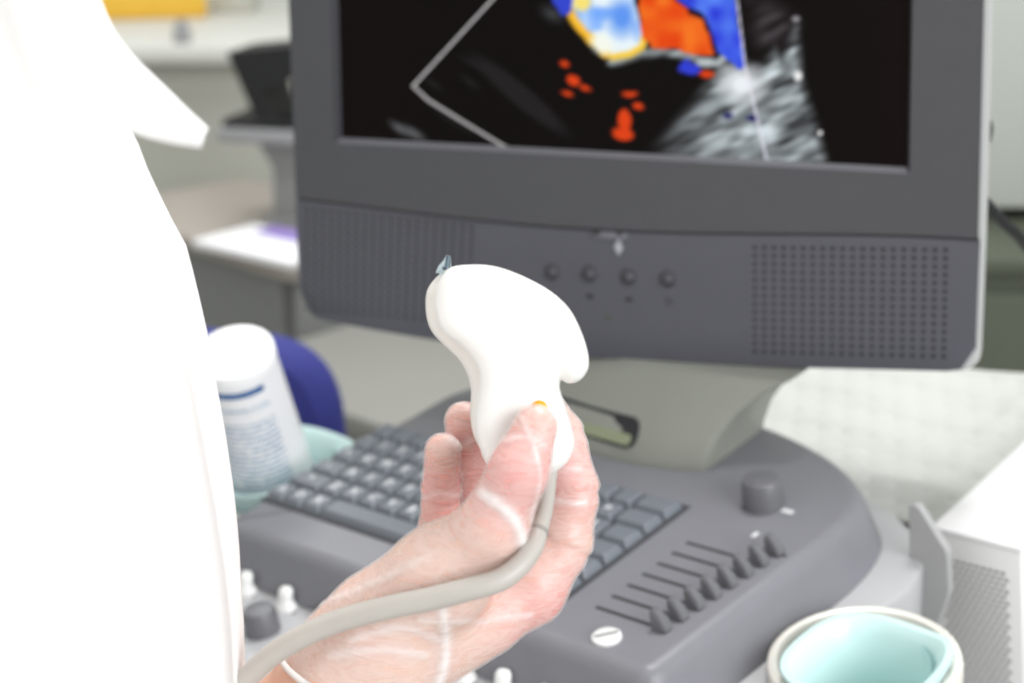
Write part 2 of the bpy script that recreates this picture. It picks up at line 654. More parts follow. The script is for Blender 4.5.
    for sx in (-1, 1):
        for sy in (-0.24, 0.28):
            w = rings_bm([[(sx * 0.20 + x, sy + 0.055 * math.cos(a), 0.06 + 0.055 * math.sin(a) + 0.0) for a in np.linspace(0, 2 * math.pi, 24, endpoint=False)] for x in (-0.015, 0.015)])
            bmesh.ops.translate(w, verts=w.verts, vec=(0, 0, -0.004))
            upright('caster', cart(w), 'rubber')


MAT_TAB = mat('release_tab', (140, 146, 118), 0.5, 0.05)
build_console()


# ================================================================== MONITOR
monitor = root('monitor', 'dark grey ultrasound monitor showing a colour Doppler scan', 'monitor', MON)


def un_mon(px, py):
    """image pixel cast from the camera onto the monitor's own plane"""
    MI = MON.inverted() @ EYE
    o = MI @ Vector((0, 0, 0))
    d = (MI @ Vector(((px - 512) / FPX, (py - 341.5) / FPX, 1))) - o
    p = o + d * (-o.z / d.z)
    return p.x, p.y


def build_monitor():
    s = MS
    HW = 0.3045 * s
    TOP = 0.43 * s
    cx = np.array([-0.3045, -0.2167, -0.1169, -0.0075, 0.0186, 0.06, 0.1481, 0.2856, 0.3045]) * s
    cy = np.array([0.0003, -0.0035, -0.0074, -0.0100, -0.0097, -0.0080, -0.0042, -0.0009, 0.0001]) * s
    xs = np.linspace(-HW, HW, 41)
    pc = np.polyfit(cx, cy, 4)
    crease = np.polyval(pc, xs)
    bx = np.array([-0.3045, -0.2584, -0.2146, -0.1687, -0.0116, 0.087, 0.1711, 0.2991, 0.306]) * s
    by = np.array([-0.109, -0.1129, -0.1160, -0.1175, -0.1195, -0.1152, -0.1105, -0.1020, -0.1015]) * s
    pb = np.polyfit(bx, by, 4)

    def crs(x):
        return np.polyval(pc, x)

    def bow(x):
        return 0.005 * (1 - (x / HW) ** 2)
    # screen opening corners
    L0, L1 = -0.2590 * s, -0.2540 * s      # left edge bottom / top of visible part
    R0, R1 = 0.2525 * s, 0.2500 * s
    B0, B1 = 0.0520 * s, 0.0455 * s
    SH = 0.385 * s
    # front bezel: strip below the opening, and three sides
    n = len(xs)
    bm = bmesh.new()
    inx = np.interp(np.linspace(0, 1, n), [0, 1], [L0, R0])
    iny = np.interp(np.linspace(0, 1, n), [0, 1], [B0, B1])
    taper = 0.995
    lo = [bm.verts.new((x, c + 0.0004, bow(x))) for x, c in zip(xs, crease)]
    mid = [bm.verts.new((0.5 * (x + ix), 0.5 * (c + iy), 0.5 * bow(x))) for x, c, ix, iy in zip(xs, crease, inx, iny)]
    hi = [bm.verts.new((x, y, 0)) for x, y in zip(inx, iny)]
    lo_b = [bm.verts.new((x * 0.985, c + 0.0004, -0.022)) for x, c in zip(xs, crease)]
    for i in range(n - 1):
        bm.faces.new((lo[i], lo[i + 1], mid[i + 1], mid[i]))
        bm.faces.new((mid[i], mid[i + 1], hi[i + 1], hi[i]))
        bm.faces.new((lo_b[i], lo_b[i + 1], lo[i + 1], lo[i]))
    k = 0.975
    ITL, ITR = bm.verts.new((L1 * 0.99, SH, 0)), bm.verts.new((R1 * 0.99, SH, 0))
    OTL, OTR = bm.verts.new((-HW * k, TOP, 0)), bm.verts.new((HW * k, TOP, 0))
    OTLb, OTRb = bm.verts.new((-HW * k * 0.985, TOP - 0.004, -0.022)), bm.verts.new((HW * k * 0.985, TOP - 0.004, -0.022))
    bm.faces.new((lo[0], mid[0], hi[0], ITL, OTL))
    bm.faces.new((lo[-1], OTR, ITR, hi[-1], mid[-1]))
    bm.faces.new((OTL, ITL, ITR, OTR))
    bm.faces.new((lo[0], OTL, OTLb, lo_b[0]))
    bm.faces.new((lo[-1], lo_b[-1], OTRb, OTR))
    bm.faces.new((OTL, OTR, OTRb, OTLb))
    fb = bm_obj('front_bezel', bm, 'bezel', monitor, angle=30)
    # lip with lit bottom and shaded sides painted in, sloping from the opening down to the glass
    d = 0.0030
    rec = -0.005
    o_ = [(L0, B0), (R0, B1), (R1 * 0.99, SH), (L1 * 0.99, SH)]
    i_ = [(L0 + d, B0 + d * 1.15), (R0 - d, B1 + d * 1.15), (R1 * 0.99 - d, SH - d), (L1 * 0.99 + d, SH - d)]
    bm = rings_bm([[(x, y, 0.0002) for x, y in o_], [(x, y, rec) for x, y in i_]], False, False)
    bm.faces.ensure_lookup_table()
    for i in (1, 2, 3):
        bm.faces[i].material_index = 1  # side and top faces darkened as if turned from the light
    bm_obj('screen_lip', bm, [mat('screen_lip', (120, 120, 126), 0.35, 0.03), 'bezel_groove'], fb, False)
    # lower speaker panel
    m2 = 61
    xs2 = np.linspace(-HW * 1.004, HW * 1.004, m2)
    r = 0.016
    top = crs(xs2) - 0.0016
    bot = np.polyval(pb, xs2)
    ex = np.maximum(np.abs(xs2) - (HW * 1.004 - r), 0)
    bot = bot + r - np.sqrt(np.maximum(r * r - ex * ex, 0))
    rows = 9
    bm = bmesh.new()
    G = []
    for j in range(rows):
        t = j / (rows - 1)
        row = []
        for x, a, b in zip(xs2, top, bot):
            y = a + (b - a) * t
            z = bow(x) - 0.0012 * (2 * t - 1) ** 6 - 0.004 * max(0, t - 0.9) * 10 * 0.5
            row.append(bm.verts.new((x, y, z)))
        G.append(row)
    tb = [bm.verts.new((v.co.x * 0.985, v.co.y, -0.022)) for v in G[0]]
    bb = [bm.verts.new((v.co.x * 0.985, v.co.y + 0.004, -0.022)) for v in G[-1]]
    G = [tb] + G + [bb]
    for a, b in zip(G[:-1], G[1:]):
        for i in range(m2 - 1):
            bm.faces.new((a[i], a[i + 1], b[i + 1], b[i]))
    for col in (0, -1):
        bm.faces.new([row[col] for row in G])
    panel = bm_obj('speaker_panel', bm, 'speaker_face', monitor, angle=35)

    def surf(x, y):
        return bow(x) + 0.0002
    # dark seam behind the groove
    bm = bmesh.new()
    a = [bm.verts.new((x, c + 0.002, bow(x) - 0.0022)) for x, c in zip(xs, crease)]
    b = [bm.verts.new((x, c - 0.004, bow(x) - 0.0022)) for x, c in zip(xs, crease)]
    for i in range(n - 1):
        bm.faces.new((a[i], a[i + 1], b[i + 1], b[i]))
    bm_obj('seam', bm, 'bezel_groove', panel, False)
    # perforated grilles: many tiny sunk holes
    grids = (((307, 209), (475, 226), (470, 322), (307, 308), 20, 15), ((757, 246.5), (946, 250), (944, 356), (757, 350), 20, 14))
    for tl, tr, br, bl, nx, ny in grids:
        bm = bmesh.new()
        P = [np.array(un_mon(*q)) for q in (tl, tr, br, bl)]
        for i in range(nx):
            for j in range(ny):
                u, v = i / (nx - 1), j / (ny - 1)
                q = (1 - v) * ((1 - u) * P[0] + u * P[1]) + v * ((1 - u) * P[3] + u * P[2])
                R = 0.00135
                ring = [bm.verts.new((q[0] + R * math.cos(t), q[1] + R * math.sin(t), surf(*q))) for t in np.linspace(0, 2 * math.pi, 8, endpoint=False)]
                ring2 = [bm.verts.new((q[0] + R * .7 * math.cos(t), q[1] + R * .7 * math.sin(t), surf(*q) - 0.0001)) for t in np.linspace(0, 2 * math.pi, 8, endpoint=False)]
                for e in range(8):
                    bm.faces.new((ring[e], ring[(e + 1) % 8], ring2[(e + 1) % 8], ring2[e]))
                bm.faces.new(ring2)
        g = bm_obj('speaker_holes', bm, 'dark_hole', panel, False)
        g['kind'] = 'stuff'
    # four push buttons with their symbols
    for i, (px, py) in enumerate(((555, 271), (592, 273), (631, 276), (670, 278))):
        x, y = un_mon(px, py)
        z0 = surf(x, y)
        bt = rings_bm([[(x + r_ * math.cos(t), y + 1.1 * r_ * math.sin(t), z0 + z) for t in np.linspace(0, 2 * math.pi, 24, endpoint=False)]
                       for r_, z in ((0.0058, 0.0), (0.0056, 0.0004), (0.0047, -0.0008), (0.0044, 0.0005), (0.0036, 0.0018), (0.0018, 0.0026))], False, True)
        b_ = bm_obj('button', bt, [mat('button', (70, 70, 76), 0.35, 0.03)], panel)
        if i:
            sx, sy = un_mon(px + 1, py + 22)
            sy_ = [0, 0.0012, 0.0007, 0.0016][i]
            bm = rings_bm([[(sx + (0.0030 if i < 3 else 0.0026) * math.cos(t) * q, sy + (sy_ + 0.0008) * math.sin(t) * q, z0 + 0.0001) for t in np.linspace(0, 2 * math.pi, 12, endpoint=False)] for q in (1, 0.75)], False, i < 3)
            bm_obj('symbol', bm, 'bezel_groove', b_, False)
    # diamond emblem, indicator lamp, release notch
    x, y = un_mon(622, 246)
    bm = rings_bm([[(x + dx, y + dy, surf(x, y) + z) for dx, dy in ((0, 0.0058), (-0.0038 * .9, 0), (0, -0.0058), (0.0034, 0))] for z in (0, 0.0005)])
    bm_obj('emblem', bm, mat('emblem', (176, 176, 184), 0.3, 0.02), panel, False)
    x, y = un_mon(611, 316)
    bm_obj('indicator_lamp', lathe_bm([(0.0017, surf(x, y)), (0.0012, surf(x, y) + 0.0005)], 12, x, y), 'led', panel)
    xa, ya = un_mon(596, 230)
    xb, yb = un_mon(630, 233)
    z0 = surf(0, 0)
    nb = bm_obj('release_notch', box_bm(xa, xb, min(ya, yb) - 0.0042, max(ya, yb) + 0.0002, z0 - 0.001, z0 + 0.0007, 0.0005), mat('notch', (112, 112, 120), 0.4, 0.03), panel)
    for px in (600, 623):
        x, y = un_mon(px, 230.5)
        bm_obj('notch_hole', box_bm(x - 0.0024, x + 0.0024, y - 0.0022, y + 0.0012, z0, z0 + 0.0010), 'rubber', nb, False)
    # pale rear housing, a little larger than the front
    W2 = HW * 1.004 + 0.0014
    yb0 = np.polyval(pb, 0.0)
    ro = round_poly([(-W2 + 0.006, np.polyval(pb, -HW) - 0.001), (0, yb0 + 0.002), (W2, np.polyval(pb, HW) - 0.0012), (W2, 0.0), (W2 * k + 0.001, TOP + 0.002), (-W2 * k, TOP + 0.002)], [0.015, 0.3, 0.015, 0.1, 0.012, 0.012], 6)
    bm = outline_loft(ro, [(0.003, -0.0075), (0.0, -0.0085), (0.0, -0.0135), (0.008, -0.024), (0.016, -0.036), (0.055, -0.075), (0.085, -0.085)])
    bm_obj('rear_housing', bm, 'pale_shell', monitor)
    # swivel neck joining the housing to the stand
    a = MON.inverted() @ (DECK @ Vector((0.167, 0.262, 0.05)))
    bm = tube_bm([(a.x, a.y, a.z), (0.01, -0.03, -0.078), (0.01, 0.05, -0.082)], [0.05, 0.045, 0.045], 20, 6)
    bm_obj('swivel_neck', bm, 'stand', monitor)
    # ------- screen picture: one flat glass with a colour per point
    NX, NY = 380, 300
    gx = np.linspace(L0 + d, R0 - d, NX)
    X = np.repeat(gx[None], NY, 0)
    t = np.linspace(0, 1, NY)[:, None]
    ybot = np.interp(gx, [L0, R0], [B0, B1])[None] + d * 1.15
    Y = ybot + (SH - d - ybot) * t
    V = np.stack([X, Y, np.full_like(X, rec)], -1).reshape(-1, 3)
    # image pixel of each point through the camera; the scan is painted in these
    M = np.array((EYE_I @ MON))
    Q = V @ M[:3, :3].T + M[:3, 3]
    U_ = 512 + FPX * Q[:, 0] / Q[:, 2]
    W_ = 341.5 + FPX * Q[:, 1] / Q[:, 2]
    colr = paint_scan(U_, W_)
    i0 = (np.arange(NY - 1)[:, None] * NX + np.arange(NX - 1)[None]).ravel()
    F = np.stack([i0, i0 + 1, i0 + NX + 1, i0 + NX], 1)
    me = np_mesh('screen', V, F)
    at_ = me.color_attributes.new('scan', 'FLOAT_COLOR', 'POINT')
    rgba = np.concatenate([colr, np.ones((len(colr), 1))], 1).astype(np.float32)
    at_.data.foreach_set('color', rgba.ravel())
    mm = bpy.data.materials.new('screen_picture')
    mm.use_nodes = True
    nt = mm.node_tree
    b = nt.nodes['Principled BSDF']
    b.inputs['Base Color'].default_value = (0.004, 0.003, 0.003, 1)
    b.inputs['Roughness'].default_value = 0.35
    b.inputs['Specular IOR Level'].default_value = 0.03
    ca = nt.nodes.new('ShaderNodeVertexColor')
    ca.layer_name = 'scan'
    nt.links.new(ca.outputs['Color'], b.inputs['Emission Color'])
    b.inputs['Emission Strength'].default_value = 0.74
    me.materials.append(mm)
    link('screen', me, monitor, False)
    # connector and lead at the back
    MIv = MON.inverted()
    pl = tube_bm([tuple(MIv @ at(945, 130, 1.085)), tuple(MIv @ at(983, 134, 1.075)), tuple(MIv @ at(991, 135, 1.073))], [0.013, 0.0115, 0.0065], 14, 4)
    bm_obj('connector', pl, 'black', monitor)
    pts = [at(945, 160, 1.085), at(968, 184, 1.08), at(985, 202, 1.085), at(1003, 222, 1.10), at(1024, 243, 1.12), at(1060, 300, 1.2), at(1085, 420, 1.3), at(1085, 560, 1.36), at(1060, 700, 1.4)]
    bm_obj('lead', tube_bm([tuple(MON.inverted() @ p) for p in pts], 0.0038, 10), 'black', monitor)


def vnoise(x, y, seed):
    r = np.random.default_rng(seed).random((128, 128))
    xi, yi = np.floor(x).astype(int), np.floor(y).astype(int)
    fx, fy = x - xi, y - yi
    fx, fy = fx * fx * (3 - 2 * fx), fy * fy * (3 - 2 * fy)
    g = lambda a, b: r[(xi + a) % 128, (yi + b) % 128]
    return (g(0, 0) * (1 - fx) + g(1, 0) * fx) * (1 - fy) + (g(0, 1) * (1 - fx) + g(1, 1) * fx) * fy


def poly_d(x, y, poly):
    """signed distance to polygon, negative inside"""
    P = np.array(poly, float)
    d = np.full(x.shape, 1e9)
    s = np.ones(x.shape)
    j = len(P) - 1
    for i in range(len(P)):
        e = P[j] - P[i]
        wx, wy = x - P[i][0], y - P[i][1]
        t = np.clip((wx * e[0] + wy * e[1]) / max(e @ e, 1e-12), 0, 1)
        bx, by = wx - e[0] * t, wy - e[1] * t
        d = np.minimum(d, bx * bx + by * by)
        c1 = y >= P[i][1]
        c2 = y < P[j][1]
        c3 = e[0] * wy > e[1] * wx
        al = (c1 & c2 & c3) | (~c1 & ~c2 & ~c3)
        s = np.where(al, -s, s)
        j = i
    return s * np.sqrt(d)


def seg_d(x, y, pts):
    d = np.full(x.shape, 1e9)
    for a, b in zip(pts[:-1], pts[1:]):
        a, b = np.array(a, float), np.array(b, float)
        e = b - a
        t = np.clip(((x - a[0]) * e[0] + (y - a[1]) * e[1]) / (e @ e), 0, 1)
        d = np.minimum(d, np.hypot(x - a[0] - e[0] * t, y - a[1] - e[1] * t))
    return d


def paint_scan(x, y):
    C = np.zeros((len(x), 3))
    n1 = vnoise(x / 60 + 9, y / 60 + 9, 1)
    C[:] = np.array([9, 7, 7])
    C += np.clip((430 - x) / 300, 0, 1)[:, None] * np.array([10, 2, 1]) + np.clip((x - 820) / 100, 0, 1)[:, None] * np.array([8, 2, 1])

    def put(mask, rgb):
        m = np.clip(mask, 0, 1)[:, None]
        C[:] = C * (1 - m) + np.asarray(rgb) * m

    def soft(d, w=1.5):
        return np.clip(0.5 - d / w, 0, 1)

    def ell(cx, cy, rx, ry, ang=0):
        c, s = math.cos(math.radians(ang)), math.sin(math.radians(ang))
        u, v = (x - cx) * c + (y - cy) * s, -(x - cx) * s + (y - cy) * c
        return (np.hypot(u / rx, v / ry) - 1) * min(rx, ry)
    left = ((x - 413) * (-86) - (y - 86) * 79) / 116.8     # negative inside the sector
    wedge = np.clip(0.5 - left, 0, 1) * np.clip(0.5 + (y + 108 + 0.0006 * (x - 640) ** 2), 0, 1)
    # grey tissue, streaked
    c, s = math.cos(0.42), math.sin(0.42)
    u, v = x * c - y * s, x * s + y * c
    st = 0.6 * vnoise(u / 26 + 40, v / 6.5 + 40, 2) + 0.4 * vnoise(u / 15 + 40, v / 4.5 + 40, 3)
    tis = [(782, 60), (797, 25), (801, 77), (816, 125), (826, 164), (632, 168), (668, 128), (690, 104), (712, 76), (726, 66), (748, 70), (765, 64), (775, 48)]
    dt = poly_d(x, y, tis)
    br = np.clip(st * 1.55 - 0.28, 0, 1)
    lum = 62 + 165 * br * np.clip(0.35 + (x - 640) / 130, 0.3, 1)
    put(np.clip(0.5 - dt / 12, 0, 1) * np.clip(0.15 + (x - 640) / 75, 0.12, 1), np.stack([lum * .93, lum * .98, lum * 1.0], 1))
    put(np.clip(1.25 - np.hypot((x - 742) / 26, (y - 84) / 22), 0, 1), (235, 240, 244))
    put(soft(poly_d(x, y, [(770, 0), (800, 20), (780, 45), (762, 52), (752, 30), (748, 0)]), 20) * 0.6 * st, (120, 112, 118))
    # valve echoes
    put(soft(seg_d(x, y, [(612, 62), (640, 53), (665, 51), (690, 56), (708, 62)]) - 4 - 3 * (st - .5), 6) * 0.85, np.stack([120 + 90 * st, 130 + 90 * st, 132 + 90 * st], 1))
    put(soft(seg_d(x, y, [(700, 63), (718, 63), (727, 55)]) - 4, 5) * 0.9, (190, 198, 200))
    put(soft(ell(552, 14, 10, 6, 30), 10) * 0.5, (110, 118, 122))
    # colour Doppler
    w = 2.2 * (vnoise(x / 7 + 5, y / 7 + 5, 6) - .5) * 3
    cy = [(566, -115), (636, -115), (634, 5), (641, 28), (645, 44), (636, 53), (614, 58), (604, 50), (590, 36), (574, 20), (566, 6)]
    dc = poly_d(x, y, cy) + w * .5
    n = vnoise(x / 13 + 3, y / 13 + 3, 7)
    base = np.stack([110 + 110 * n, 165 + 70 * n, 250 + 0 * n], 1)
    put(soft(dc, 2) * wedge, base)
    put(soft(dc, 2) * np.clip((n - .35) * 2.5 + np.clip((y - 30) / 30, 0, .6), 0, 1), (232, 244, 250))
    put(soft(dc, 2) * np.clip(1.3 - np.hypot((x - 622) / 16, (y - 18) / 20), 0, 1), (95, 150, 240))
    edge = soft(seg_d(x, y, [(568, 8), (576, 24), (592, 40), (606, 53)]) - 4.5 - w * .4, 4)
    put(edge, (250, 190, 50))
    put(soft(seg_d(x, y, [(612, 57), (630, 54), (642, 47), (644, 38)]) - 3.2, 4), (250, 205, 60))
    put(soft(ell(582, 2, 9, 9), 5), (248, 226, 120))
    put(soft(ell(602, 44, 12, 9, 40), 8), (244, 248, 236))
    put(wedge * soft(poly_d(x, y, [(548, -115), (578, -115), (571, 12), (562, 16), (553, 4)]) + w * .4, 3), (52, 70, 205))
    og = [(632, -115), (668, -115), (676, 0), (690, 10), (702, 20), (710, 38), (714, 54), (700, 56), (676, 50), (652, 47), (644, 38), (640, 18)]
    do = poly_d(x, y, og) + w * .5
    put(soft(do, 2) * wedge, np.stack([226 + 20 * n, 62 + 60 * n, 10 + 25 * n], 1))
    bl = [(672, -115), (730, -115), (734, 0), (746, 66), (738, 69), (729, 62), (718, 52), (712, 36), (702, 14), (688, 8), (676, 0)]
    dbl = poly_d(x, y, bl) + w * .4
    put(soft(dbl, 2) * wedge, np.stack([40 + 50 * n, 55 + 80 * n, 215 + 30 * n], 1))
    put(soft(seg_d(x, y, [(690, 12), (704, 18), (712, 38), (716, 54)]) - 2 - w * .3, 3), (38, 14, 30))
    for e, cc in (((565, 64, 5, 3.4, 20), 0), ((573, 80, 7, 5, 30), 0), ((585, 88, 6, 3, 20), 0), ((568, 94, 6, 3, 15), 0), ((630, 94, 7, 3, 0), 0), ((638, 106, 6, 3.4, 10), 0),
                  ((625, 121, 7, 12, 0), 0), ((622, 134, 11, 6, 10), 0), ((706, 74, 8, 4, 0), 0), ((690, 69, 11, 6, 5), 1), ((684, 66, 4, 8, 40), 1), ((728, 116, 5, 3.5, 0), 2), ((752, 118, 6, 3.5, 0), 2)):
        put(soft(ell(*e) + w * .25, 3), ((222, 66, 20), (48, 62, 210), (30, 30, 90))[cc])
    # faint left streaks
    for cx_, cy_, rx, ry, a in ((398, 128, 9, 3, 40), (413, 133, 13, 4, 30), (433, 84, 9, 2.5, 35), (470, 82, 9, 2.5, 38), (470, 62, 9, 2, 30), (450, 118, 20, 3, 35), (520, 95, 60, 10, 40)):
        put(soft(ell(cx_, cy_, rx, ry, a), 5) * (0.5 if cx_ < 420 else 0.14), (170, 176, 182))
    # sector frame lines and calipers
    put(soft(seg_d(x, y, [(704, -231), (413, 86), (428, 100), (462, 121), (500, 144), (560, 175)]) - 1.1, 2), (228, 226, 226))
    put(soft(seg_d(x, y, [(709, -231), (745, 66), (768, 165)]) - 1.0, 2), (230, 228, 240))
    put(soft(ell(798, 76, 4, 5), 3), (240, 240, 240))
    put(soft(ell(820, 133, 2.4, 2.6), 2), (225, 225, 225))
    put(soft(ell(796, 19, 4, 3), 3) * .7, (200, 200, 205))
    c = np.clip(C, 0, 255) / 255
    return np.where(c <= 0.04045, c / 12.92, ((c + 0.055) / 1.055) ** 2.4)


build_monitor()


# ================================================================== PROBE
def build_probe():
    Z0 = 0.626
    base = at(520, 470, Z0)
    PM = Matrix.Translation(base)
    pr = root('transducer_probe', 'white curved ultrasound probe with grey cable held in a gloved hand', 'probe', PM)
    front = [(447, 270), (460, 265.5), (490, 265.5), (520, 275), (550, 291), (570, 310), (582, 334), (588, 354), (588, 369), (579, 381), (567, 383.5), (559, 378), (560, 390),
             (567, 410), (573, 432), (574, 447), (566, 463), (548, 475), (525, 480), (500, 475), (485, 461), (478, 440), (475, 420), (477, 400), (480, 381), (476, 363), (463, 347), (446, 334), (438, 320), (435, 302), (438, 285)]
    rear = [(447, 267), (470, 265), (500, 268), (535, 287), (555, 315), (563, 350), (555, 372), (560, 400), (568, 435), (562, 458), (545, 470), (520, 476), (496, 468), (480, 451), (472, 434), (469, 412), (470.5, 393), (467, 376), (459, 361), (446, 348), (432, 334), (425.5, 319), (424, 298), (429, 283)]

    def inflate(poly, zc, half, r, name, m, h=0.0011):
        P = smooth_outline(poly, 4)
        P = np.array([eye(px, py, Z0)[:2] for px, py in P])
        lo = np.array([*(P.min(0) - 0.006), zc - half - 0.006])
        hi = np.array([*(P.max(0) + 0.006), zc + half + 0.006])

        def fn(X):
            xy = X[:, :, 0, :2].astype(float)
            d2 = poly_d(xy[..., 0].ravel(), xy[..., 1].ravel(), P).reshape(xy.shape[:2])[:, :, None]
            dz = np.abs(X[..., 2] - zc) - half
            a, b = d2 + r, dz + r
            return np.sqrt(np.maximum(a, 0) ** 2 + np.maximum(b, 0) ** 2) - r + np.minimum(np.maximum(a, b), 0)
        V, org = grid_eval(lo, hi, h, fn)
        v, f = surface_nets(V, org, h)
        v = relax(v, f, 6)
        me = np_mesh(name, eye_to(v, PM), f)
        setmat(me, m)
        return link(name, me, pr, False)
    inflate(front, 0.6245, 0.0125, 0.0105, 'front_shell', 'probe_white')
    inflate(rear, 0.638, 0.0115, 0.0095, 'rear_shell', 'probe_rear')
    # orange orientation dot
    c = at(539.5, 408.5, 0.6116)
    bm = bmesh.new()
    bmesh.ops.create_uvsphere(bm, u_segments=20, v_segments=10, radius=0.0031)
    bmesh.ops.scale(bm, vec=(1, 1, 0.45), verts=bm.verts)
    bmesh.ops.transform(bm, matrix=Matrix.Translation(c - base) @ EYE.to_3x3().to_4x4(), verts=bm.verts)
    bm_obj('orientation_dot', bm, 'orange', pr)['label'] = 'small orange dot by the thumb tip'
    # strain relief and cable
    loc = lambda px, py, Z: tuple(at(px, py, Z) - base)
    bm = tube_bm([loc(549, 458, 0.630), loc(548, 480, 0.625), loc(545, 508, 0.618), loc(538.5, 532, 0.611)], [0.0042, 0.0033, 0.0031, 0.0033], 18)
    bm_obj('strain_relief', bm, 'cable', pr)
    path = [(538, 533, .611), (533, 547, .606), (520, 565, .601), (500, 580, .598), (468, 589.5, .598), (430, 599, .602), (391, 607, .607), (352, 617, .613), (323, 627, .618), (298, 639, .622), (275, 653, .627), (254, 671, .633), (232, 698, .64), (212, 740, .65), (200, 800, .66)]
    bm = tube_bm([loc(*p) for p in path], [.0036, .0038, .004, .0042, .0043] + [.0044] * 10, 20, 10)
    cb = bm_obj('cable', bm, 'cable', pr)
    bm = tube_bm([loc(539.3, 530, 0.6118), loc(538, 533.5, 0.6107)], 0.0037, 20, 3)
    bm_obj('joint_ring', bm, mat('joint', (150, 146, 140), 0.5, 0.03), cb)
    # clear gel on the scanning face
    me_pts = [loc(443, 275, 0.633), loc(445, 268, 0.633), loc(447, 262, 0.633), loc(448.5, 255.5, 0.633)]
    bm = tube_bm(me_pts, [0.0030, 0.0027, 0.0017, 0.0008], 14, 8)
    gm = bpy.data.materials.new('clear_gel')
    gm.use_nodes = True
    b = gm.node_tree.nodes['Principled BSDF']
    b.inputs['Base Color'].default_value = (0.55, 0.68, 0.76, 1)
    b.inputs['Transmission Weight'].default_value = 1
    b.inputs['Roughness'].default_value = 0.03
    b.inputs['IOR'].default_value = 1.34
    bmesh.ops.translate(bm, verts=bm.verts, vec=base)
    o = bm_obj('gel_drop', bm, gm)
    tag(o, 'small clear drop of gel on top edge of the white probe', 'gel')


build_probe()


# ================================================================== PERSON
PERSON = Matrix.Translation((-0.24, 0.50, 0))
person = root('person', 'person in a white lab coat and clear glove holding the ultrasound probe', 'person', PERSON)


